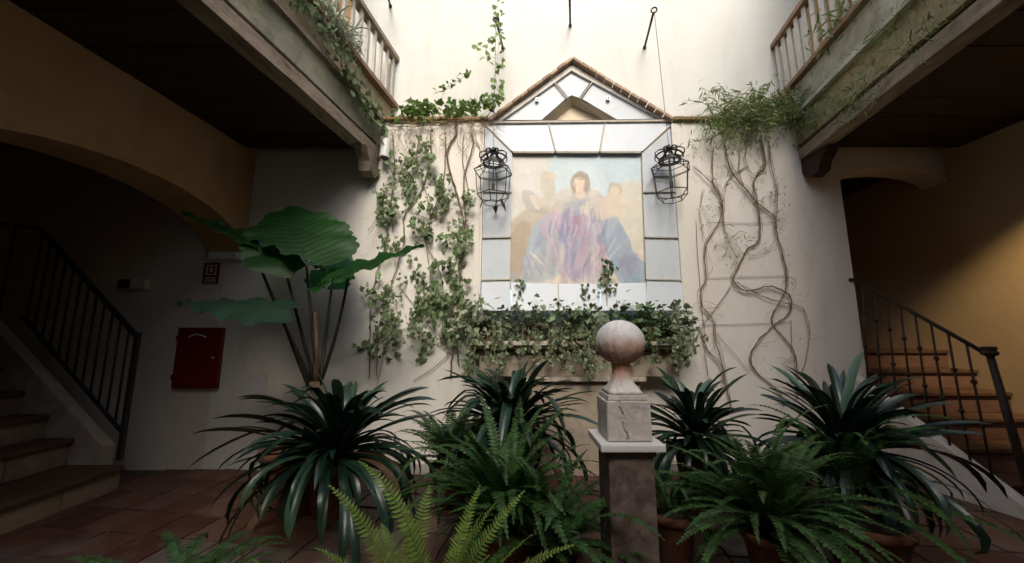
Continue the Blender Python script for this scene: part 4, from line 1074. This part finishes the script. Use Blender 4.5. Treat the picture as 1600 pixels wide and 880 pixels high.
# ------------------------------------------------------------------ right twisted vine
def C1(x, y): return (1050 + x/2, 200 + y/2)
rv = thing('climbing_vine', 'bare twisting woody vine stems on the white wall right of the niche', 'vine', (2.2, D, 0), 'vines climbing the courtyard wall')
for pp_, r in (
 ([(130,60),(128,170),(155,230),(150,290),(105,370),(105,470),(90,510),(97,560),(130,605),(130,650),(152,720),(185,880)], .008),
 ([(65,118),(100,150),(140,190),(158,240),(160,300),(178,360),(205,410)], .006),
 ([(165,40),(182,130),(238,200),(275,242),(320,280),(327,320),(345,390),(358,470),(350,520),(315,580),(320,620),(385,710),(390,850)], .010),
 ([(275,20),(292,100),(288,125),(255,170),(270,240),(275,320),(265,360),(235,380),(210,430),(192,468),(205,495),(240,510),(300,495),(350,510),(373,535),(365,580),(320,615),(270,665),(247,712),(260,760),(330,820),(350,870)], .012),
 ([(300,40),(310,120),(330,200),(325,280)], .006),
 ([(240,408),(300,385),(322,350)], .003),
 ([(195,478),(270,522),(330,540),(398,560),(425,600),(430,650),(420,720),(400,770)], .005),
 ([(85,625),(110,690),(155,740),(160,800)], .007),
 ([(95,190),(88,260),(95,330),(105,370)], .004),
 ([(100,610),(105,700),(112,800)], .003),
 ([(235,120),(180,160),(160,220),(150,250)], .005),
 ([(215,60),(212,150),(250,215)], .005),
 ([(185,490),(130,570),(85,625)], .0028),
 ([(130,640),(190,700),(250,770)], .002),
 ([(240,20),(230,100),(260,150),(290,110)], .005)):
    stem(rv, [C1(*q) for q in pp_], r*.66, M['vine_bark'])
    for k_ in range(2 if r > .005 else 1): stem(rv, [C1(q[0]+rnd(-9,9), q[1]+rnd(-8,8)) for q in pp_[(k_ if len(pp_) > 4 else 0):]], rnd(.0018,.0036), M['dry_stem'])
for pp_ in ([(98,616),(240,612),(372,608)], [(372,600),(374,700)], [(75,290),(80,400),(98,620)], [(110,295),(240,298),(320,296)], [(110,470),(200,466),(350,462)]):
    q = [aty(*C1(*p), D-.015) - Vector(rv.location) for p in pp_]; mb = MB(); mb.tube(q, .0025, 4); obj('support_wire', mb, M['wire'], rv)
RVP = [(130,170),(155,230),(150,290),(105,370),(105,470),(97,560),(182,130),(238,200),(275,242),(320,280),(345,390),(358,470),(315,580),(255,170),(270,240),(275,320),(235,380),(210,430),(205,495),(373,535),(270,665),(330,200),(175,360),(430,650),(385,710),(130,640),(292,100)]
for k in range(64):
    x, y = random.choice(RVP); x += rnd(-6,6); y += rnd(-20,20); a = rnd(0, 6.28); q = [(x, y)]
    for j in range(random.randint(2,4)): a += rnd(-.8,.8); q.append((q[-1][0]+rnd(9,22)*math.cos(a), q[-1][1]+rnd(9,22)*math.sin(a)))
    stem(rv, [C1(*p) for p in q], rnd(.0012,.0026), M['dry_stem'], Y=D-.035, name='twig')
it = []
for x_, y_ in RVP + RVP:
    n_ = random.choice((0,2,4,7)) if y_ < 460 else random.choice((0,0,2))
    for _ in range(n_): it.append((aty(*C1(x_+random.gauss(0,14), y_+random.gauss(0,16)), D-rnd(.02,.10)), (rnd(-1.2,.6), rnd(-.9,.9), rnd(0,6.28)), rnd(.03,.07)))
for cx, cy, sx, sy, n in ((120,230,30,50,22),(130,300,40,20,14),(175,360,25,20,16),(195,410,22,25,24),(330,290,14,30,22),(255,345,20,15,10),(320,190,12,30,10),(360,240,20,10,4),(160,130,30,30,20),(270,130,25,30,16),(300,370,12,12,5),(200,165,25,25,8)):
    for _ in range(n):
        it.append((aty(*C1(random.gauss(cx,sx*.7), random.gauss(cy,sy*.7)), D-rnd(.02,.08)), (rnd(-1.2,.6), rnd(-.9,.9), rnd(0,6.28)), rnd(.035,.075)))
scatter(rv, it, NL)
rb = thing('ledge_bamboo', 'feathery narrow leaved plant arching over the ledge right of the gable', 'plant', (2.4, D, LEDGE))
def C5(x, y): return (1000 + x/2.933, y/2.933)
it = []
sprays = []
for k in range(165):
    x0, y0 = rnd(330, 720), rnd(470, 575); a = rnd(0, 1)
    dx = rnd(-1, 1); L = rnd(60, 200); up = random.random() < .5
    ex, ey = x0 + dx*L*.9, y0 + (-abs(rnd(.3,1))*L*.9 if up else rnd(.2,.75)*L)
    mx_, my_ = (x0+ex)/2 + rnd(-15,15), (y0+ey)/2 - 22
    Yk = D + rnd(-.22, .12)
    sprays.append(((x0,y0),(mx_,my_),(ex,ey),Yk))
for k, (p0, p1, p2, Yk) in enumerate(sprays):
    if k % 3 == 0: stem(rb, [C5(*p) for p in (p0,p1,p2)], .0028, M['dry_stem'], Y=Yk, yj=.004)
    for j in range(13):
        t = (j+1)/13; x = (1-t)**2*p0[0]+2*t*(1-t)*p1[0]+t*t*p2[0]; y = (1-t)**2*p0[1]+2*t*(1-t)*p1[1]+t*t*p2[1]
        it.append((aty(*C5(x+rnd(-9,9), y+rnd(-9,9)), Yk+rnd(-.03,.03)), (rnd(-1.3,.7), rnd(-.9,.9), rnd(0,6.28)), rnd(.06,.125)))
for _ in range(260): it.append((aty(*C5(rnd(600,770), 500+rnd(-60,50)), D-rnd(0,.15)), (rnd(-1.2,.6), rnd(-.9,.9), rnd(0,6.28)), rnd(.04,.08)))
for _ in range(300):
    a_ = rnd(0,1)**1.55; it.append((aty(*C5(random.gauss(400+90*math.sin(_*.37),70), 545+a_*170+rnd(-25,25)), D-rnd(.03,.2)), (rnd(-1.6,-.2), rnd(-.9,.9), rnd(0,6.28)), rnd(.05,.10)*(1.1-.5*a_)))
for _ in range(120): it.append((aty(*C5(rnd(160,420), 545+rnd(-14,12)), D-rnd(0,.06)), (rnd(-1.2,.6), rnd(-.9,.9), rnd(0,6.28)), rnd(.02,.045)))
scatter(rb, it, NL)

# ------------------------------------------------------------------ plants on the galleries
def spray_plant(name, label, pts, variants, n, smin, smax, spread, stems=0, extra=None):
    c = sum((Vector(p) for p in pts), Vector())/len(pts)
    t = thing(name, label, 'plant', c, 'plants growing along the balconies'); it = []
    for _ in range(n):
        p = Vector(random.choice(pts)); s_ = spread
        it.append((p + Vector((random.gauss(0,s_), random.gauss(0,s_*1.6), random.gauss(0,s_*.8))), (rnd(-1.2,.8), rnd(-.9,.9), rnd(0,6.28)), rnd(smin, smax)))
    scatter(t, it, variants); return t
def EL(Y, u, z): return xs(Y, -1, u, z)
def ER(Y, u, z): return xs(Y, 1, u, z)
for (ya, yb, n, lb) in ((2.8, 3.1, 300, 'grey green spider plant spilling through the left balustrade near its end'), (2.1, 2.5, 300, 'spider plant tufts behind the left balustrade slats higher up')):
    t = thing('spider_plant', lb, 'plant', EL((ya+yb)/2, -.08, 4.0), 'plants growing along the balconies'); it = []
    for _ in range(n):
        Yk = random.choice((ya, (ya+yb)/2, yb)) + random.gauss(0, .05); p = EL(Yk, -.03+rnd(-.10,.08), 4.02+rnd(0,.14))
        it.append((p, (rnd(-.3,1.2), rnd(-.5,.5), rnd(0,6.28)), rnd(.16,.36)))
    scatter(t, it, SPD)
    for q in (ya, yb): pot(t, .09, .12, M['terracotta'], z=0, loc=(0,0)).location = EL(q, -.26, 3.97) - Vector(t.location)
t = thing('trailing_ivy', 'variegated ivy trailing down the end of the left balcony fascia', 'ivy', EL(3.3, 0, 3.9)); it = []
for _ in range(230):
    f = random.random()**.8; Yk = 2.45 + 1.3*f; z = 3.96 - .42*f + random.gauss(0, .05+.06*f)
    it.append((EL(Yk, .03+rnd(0,.07), z), hang_euler()[:2] + (rnd(.6,2.4),), rnd(.035,.075)))
scatter(t, it, IV['ivy_pale'])
t = thing('trailing_ivy', 'yellowish ivy sprigs on the left fascia below the spider plants', 'ivy', EL(2.3, 0, 3.9)); it = []
for _ in range(90):
    Yk = random.choice((1.95, 2.2, 2.45)) + random.gauss(0,.08); z = 3.86 + random.gauss(0, .07)
    it.append((EL(Yk, .02+rnd(0,.05), z), hang_euler()[:2] + (rnd(.6,2.4),), rnd(.03,.055)))
scatter(t, it, IV['ivy_yellow'])
t = thing('hanging_sprig', 'dry pale sprig dangling below the left balcony edge', 'sprig', EL(1.62, .03, 3.25)); it = []
pth = [Vector((0,0,.3)), Vector((.01,0,.15)), Vector((-.02,.02,.02)), Vector((-.03,0,-.10))]
mb = MB(); mb.tube(pth, .003, 5); obj('stem', mb, M['dry_stem'], t)
for k in range(16):
    f = rnd(0,1); it.append((Vector(t.location) + pth[1].lerp(pth[3], f) + Vector((rnd(-.02,.02),rnd(-.02,.02),0)), (rnd(-1.6,-.6), rnd(-.5,.5), rnd(0,6)), rnd(.03,.05)))
scatter(t, it, IV['ivy_pale'])
for (yc, n, zc_, lb) in ((3.0, 190, 4.08, 'leafy plant pushing through the last slats of the right balustrade'), (2.0, 230, 4.25, 'bushy plant behind the upper slats of the right balustrade'), (1.3, 150, 4.25, 'green plant at the top right behind the balustrade')):
    spray_plant('balcony_plant', lb, [ER(yc-.15, -.06, zc_+.1), ER(yc, -.02, zc_+.2), ER(yc+.15, -.03, zc_+.08)], NL, n, .08, .15, .09)
t = thing('trailing_plant', 'narrow leaved creeper tufts running along the right mossy fascia', 'plant', ER(2.6, 0, 3.6)); it = []
for _ in range(850):
    c = random.choice(((3.5,3.62,.22),(3.3,3.5,.2),(3.0,3.44,.16),(2.6,3.66,.12),(2.2,3.72,.10),(2.85,3.30,.14),(2.3,3.40,.16),(1.7,3.5,.14),(1.9,3.75,.08),(3.55,3.45,.15)))
    it.append((ER(c[0]+random.gauss(0,c[2]), .03+rnd(0,.05), c[1]+random.gauss(0,.06)), (rnd(-1.6,.4), rnd(-.9,.9), rnd(0,6.28)), rnd(.035,.10)))
scatter(t, it, NL)

# ------------------------------------------------------------------ ivy pots on the shelf
shelf = [(762, .11, 'variegated ivy in the leftmost pot of the shelf under the painting', 1), (832, .10, 'ivy in the second pot from the left on the shelf', 1),
         (905, .11, 'dense ivy trailing down the middle of the shelf left of the stone ball', 1), (990, .11, 'bushy ivy on the shelf behind the stone ball', 1), (1048, .12, 'ivy in the terracotta pot at the right end of the shelf', 1)]
for k, (px, pr, lb, _) in enumerate(shelf):
    base = aty(px, 533, D-.16); base.z = zt_
    t = thing('potted_ivy', lb, 'potted ivy', base, 'ivy pots on the shelf under the painting')
    pot(t, .085, .15, M['terracotta'], z=.001); it = []
    hw = (.32, .28, .30, .30, .24)[k]; 
    for _ in range((400,260,470,380,330)[k]):
        u = random.gauss(0, hw*.55); z = .17 + random.gauss(0, .10) - (abs(u)/hw)**2*.06
        it.append((base + Vector((u, rnd(-.19,.10), z)), (rnd(-1.3,.5), rnd(-.8,.8), rnd(0,6.28)), rnd(.028,.074)))
    for j in range((10,7,13,8,10)[k]):      # trailing strands over the edge
        x0 = rnd(-hw*.7, hw*.7); ln = rnd(.08, .36 if k in (0,2,4) else .24); mb = MB()
        q = [Vector((x0*.6,-.05,.15)), Vector((x0,-.17,.12)), Vector((x0+rnd(-.02,.02),-.19,.0)), Vector((x0+rnd(-.03,.03),-.185,-ln*.6)), Vector((x0+rnd(-.04,.04),-.18,-ln))]
        mb.tube(q, .0025, 4); obj('strand', mb, M['dry_stem'], t)
        for i in range(int(ln*75)):
            f = rnd(0, 2.999); p = q[1+int(f)].lerp(q[min(4, 2+int(f))], f % 1)
            it.append((base + p + Vector((rnd(-.035,.035), rnd(-.035,0), 0)), hang_euler(), rnd(.028,.05)))
    for j in range((2,3,3,2,3)[k]):      # upright shoots
        x0 = rnd(-hw*.7, hw*.7); ln = rnd(.10, .24); q = [Vector((x0*.5,0,.15)), Vector((x0,0,.15+ln*.6)), Vector((x0+rnd(-.02,.02),0,.2+ln))]
        mb = MB(); mb.tube(q, .0025, 4); obj('shoot', mb, M['dry_stem'], t)
        for i in range(9):
            f = rnd(0,1); it.append((base + q[1].lerp(q[2], f) + Vector((rnd(-.03,.03), rnd(-.03,.03), 0)), (rnd(-1.3,.5), rnd(-.8,.8), rnd(0,6.28)), rnd(.03,.05)))
    if k == 2:      # the tall shoot in front of the painting
        pass
    scatter(t, it, IV['ivy_varieg'] if k != 3 else IV['ivy'])
base = aty(948, 470, D-.14); t = thing('tall_shoot', 'tall clump of dark curled leaves rising in front of the painting', 'shoot', Vector((base.x, base.y, zt_+.15))); it = []
tp = aty(948, 412, D-.14)
mb = MB(); mb.tube([(0,0,-.1), (0,0,.1), (.01,0,tp.z-t.location.z-.03)], .004, 5); obj('stem', mb, M['dry_stem'], t)
for _ in range(26): it.append((Vector((tp.x+random.gauss(0,.035), tp.y+rnd(-.03,.03), tp.z - rnd(-.02,.13))), hang_euler(), rnd(.035,.06)))
for _ in range(22): it.append((Vector((tp.x+random.gauss(0,.05), tp.y+rnd(-.03,.03), tp.z - rnd(.13,.30))), hang_euler(), rnd(.03,.05)))
scatter(t, it, IV['ivy'])
for px, py, lb in ((812, 440, 'wispy pale shoot rising from the left side of the shelf'), (914, 447, 'short reddish tipped shoot left of the tall clump')):
    tp = aty(px, py, D-.12); t = thing('thin_shoot', lb, 'shoot', Vector((tp.x, tp.y, zt_+.15)))
    mb = MB(); mb.tube([(0,0,-.1), (.0,0,(tp.z-zt_-.15)*.6), (.01,0,tp.z-zt_-.15)], .003, 5); obj('stem', mb, M['dry_stem'], t)
    scatter(t, [(Vector((tp.x+random.gauss(0,.03), tp.y+rnd(-.02,.02), tp.z - rnd(-.02,.22))), hang_euler(), rnd(.028,.045)) for _ in range(20)], IV['ivy'])

# ------------------------------------------------------------------ elephant ear
EX, EY = aty(492, 600, 3.0).x, 3.0
ee = thing('elephant_ear', 'tall elephant ear plant with huge scalloped leaves beside the left arch', 'plant', (EX, EY, 0))
def ear_leaf(att, tip, nrm, W, m, bend=.3, fold=.15, back=.35, name='leaf'):
    """att: where the stalk joins; tip: leaf tip; nrm: rough upper-side normal"""
    att, tip = Vector(att), Vector(tip); ax = tip - att; L = ax.length; ax.normalize()
    nrm = Vector(nrm); nrm = (nrm - ax*nrm.dot(ax)).normalized(); sd = ax.cross(nrm)
    n, c = 60, 10; mb = MB()
    for i in range(n+1):
        t = i/n; s = -back + (1+back)*t                      # -back .. 1 along the midrib
        wv = (min(1, (t+.02)/.16))**.5 * (1 if t < .30 else max(0, 1-((t-.30)/.70)**(2.3 if W > .7 else 1.35)))
        wid = W/2 * wv * (1 + .07*abs(math.sin(t*math.pi*15))) + .001
        for k in range(-c, c+1):
            q = k/c
            notch = 0
            x = s*L + (abs(q)**1.55)*(-.10*L)*(1-t) 
            if s < 0: 
                lim = min(1, -s/back); 
            vein = .0075*abs(math.sin((t*15 - abs(q)*2.4)*math.pi))
            ruff = .022*math.sin(t*26+q*2)*abs(q)**3
            z = fold*abs(q)*wid + vein + ruff - bend*L*(max(0, s)**2)*.6 - bend*.5*W*(q*q)*.35
            y = q*wid
            if s < -.03 and abs(q) < .10: y = (0.10*(1 if q >= 0 else -1) if q else 0)*wid
            mb.v.append(att + ax*x + sd*y + nrm*z - Vector(ee.location))
    cc = 2*c+1
    for i in range(n):
        s = -back + (1+back)*(i+1)/n
        for k in range(cc-1):
            if s < -.02 and k in (c-1, c): continue           # the cleft between the basal lobes
            b = i*cc+k; mb.f.append((b, b+1, b+cc+1, b+cc))
    o = obj(name, mb, m, ee, True, fix=False)
    mr = MB(); mr.tube([mb.v[i*cc+c] - nrm*.004 for i in range(int(n*back/(1+back)), n+1, 2)], .008, 5, r2=.002); obj('midrib', mr, M['stalk'], o, True)
    return att
def stalk(pa, att, bow=(0,0,0), r=.016):
    a, b = Vector(pa), Vector(att); m_ = (a+b)/2 + Vector(bow)
    pts = [((1-t)**2*a + 2*t*(1-t)*m_ + t*t*b) - Vector(ee.location) for t in [k/10 for k in range(11)]]
    mb = MB(); mb.tube(pts, r, 8, r2=r*.6); obj('stalk', mb, M['stalk'], ee, True)
crown = Vector((EX, EY, aty(492, 600, 3.0).z))
att = ear_leaf(aty(478, 404, 2.95), aty(448, 316, 3.30), (0,-.55,.8), .80, M['ear'], bend=.10, back=.12); stalk(crown + Vector((.02,0,0)), att)
att = ear_leaf(aty(394, 384, 2.95), aty(284, 331, 2.85), (.15,-.28,1), .34, M['ear'], bend=.02, back=.2, fold=.25); stalk(crown + Vector((-.03,0,.02)), att, (-.06,0,.05))
att = ear_leaf(aty(436, 482, 2.70), aty(276, 462, 2.60), (0,-.45,1), .46, M['ear_dark'], bend=.12, back=.10, fold=-.12); stalk(crown + Vector((-.02,-.02,-.05)), att, (-.02,0,.02))
att = ear_leaf(aty(545, 428, 2.85), aty(662, 382, 2.80), (0,-.62,1), .36, M['ear'], bend=.02, back=.40, fold=.12); stalk(crown + Vector((.04,0,0)), att, (.04,0,-.03))
att = ear_leaf(aty(520, 436, 3.40), aty(548, 396, 3.60), (0,-.6,.8), .44, M['ear_teal'], bend=.05, back=.35); stalk(crown + Vector((.03,.02,0)), att)
att = ear_leaf(aty(440, 398, 2.9), aty(512, 420, 2.60), (0,.25,1), .30, M['ear_dark'], bend=.05, back=.45, fold=.1); stalk(crown, att)
mb = MB(); mb.tube([Vector((0,0,.30)), Vector((.01,0,.6)), crown - Vector(ee.location) + Vector((0,0,.02))], [.075,.065,.05], 12); obj('trunk', mb, M['bark'], ee, True)
p = aty(492, 487, 3.0); mb = MB(); mb.tube([crown - Vector(ee.location) + Vector((.02,0,-.05)), p - Vector(ee.location)], .026, 8, r2=.018); obj('dry_sheath', mb, M['bark'], ee, True)
# its two stacked pots
px_, py_ = aty(435, 700, 3.0).x, 3.0
pot(ee, .21, .34, M['dark_terracotta'], z=0); soil(ee, .21, .31)
pot_t = thing('terracotta_pot', 'empty red clay pot half hidden behind the left strap leaves', 'pot', (px_, 3.05, 0)); pot(pot_t, .15, .42, M['terracotta'])

# ------------------------------------------------------------------ strap leaf plants and ferns
def gx(px, py, Y): return aty(px, py, Y).x
strap_plant((gx(528, 660, 2.65), 2.65), 170, 1.14, 'large dark strap leaf plant below the elephant ear', .46, .17, .34)
strap_plant((gx(800, 650, 3.0), 3.0), 165, 1.12, 'strap leaf plant standing in front of the shelf centre', .54, .17, .40)
strap_plant((gx(1085, 650, 2.85), 2.85), 115, .90, 'dark strap leaf plant just right of the stone pedestal', .50, .16, .40)
strap_plant((gx(1318, 660, 2.55), 2.55), 145, 1.04, 'strap leaf plant before the white stair parapet', .50, .20, .38)
bp = thing('terracotta_pot', 'wide dark clay pot under the right hand strap leaf plant', 'pot', (gx(1345, 790, 2.2), 2.2, 0)); pot(bp, .20, .30, M['dark_terracotta']); soil(bp, .20, .28)
bp = thing('terracotta_pot', 'dark clay pot under the small fern behind the marble pillar', 'pot', (gx(1048, 800, 2.35), 2.35, 0)); pot(bp, .14, .28, M['dark_terracotta']); soil(bp, .14, .26)
fern((bp.location.x, bp.location.y), 26, .55, 'small dark fern in the clay pot behind the marble pillar', .27, M['fern'])
fern((gx(790, 760, 2.25), 2.25), 105, .98, 'green sword fern in front of the central strap leaf plant', .26, M['fern'], .16, .30)
fern((gx(705, 700, 2.75), 2.75), 60, .9, 'lighter fern left of centre beside the strap leaves', .40, M['fern_mid'], .14, .30)
fern((gx(1200, 770, 2.15), 2.15), 120, 1.02, 'large dark sword fern right of the marble pillar', .26, M['fern_mid'], .15, .24)
fern((gx(1310, 700, 2.35), 2.3), 28, 1.0, 'sparse arching fern reaching over the right clay pot', .36, M['fern'], .12, .20)
fern((gx(865, 830, 1.95), 2.0), 50, .85, 'low fern tucked against the left side of the marble pillar', .22, M['fern'], .13, .2)
ff = thing('fern', 'bright yellow green fern in the immediate foreground', 'fern', (gx(655, 1050, 1.2), 1.2, 0), 'ferns in front of the strap leaf plants')
pot(ff, .15, .25, M['terracotta'], z=.10); soil(ff, .15, .33)
for rz, el, L, dr in ((2.75, 84, .66, 1.25), (2.9, 78, .60, .8), (.25, 66, .50, .35), (.15, 78, .46, .4), (-.3, 60, .50, .4), (1.4, 80, .48, .5), (-2.7, 74, .50, .7), (.5, 58, .56, .5), (-.1, 50, .55, .6),
                      (2.0, 80, .44, .6), (-1.2, 72, .42, .6), (.9, 72, .5, .5), (3.3, 66, .46, .9), (0, 70, .38, .5), (-.6, 66, .4, .5), (2.4, 60, .4, .8), (1.1, 62, .42, .6)):
    o = link('frond', frond_mesh(L, .075, math.radians(el), dr, M['fern_bright'], 46, curl=rnd(-.12,.12)), ff, (rnd(-.05,.05), rnd(-.05,.05), .34)); o.rotation_euler = (rnd(-.06,.06), rnd(-.06,.06), rz)
# low broad leaves in the left foreground
fern((gx(280, 930, 1.5), 1.5), 34, .62, 'low soft fern in the lower left corner of the floor', .30, M['fern_mid'], .10, .24, lo=5, hi=60, wm=1.3)
ys = thing('fern', 'lone yellow green frond leaning over the tiles at lower left', 'fern', (gx(455, 930, 1.5), 1.5, 0), 'ferns in front of the strap leaf plants')
pot(ys, .1, .16, M['terracotta'])
for rz, el, L in ((2.6, 1.0, .42), (2.2, 1.3, .3), (.6, 1.1, .26)):
    o = link('frond', frond_mesh(L, .03, el, 1.2, M['fern_bright'], 26), ys, (0,0,.17)); o.rotation_euler = (0,0,rz)
print('objects', len(bpy.data.objects), 'tris', sum(len(m.loop_triangles) or len(m.polygons)*2 for m in bpy.data.meshes))
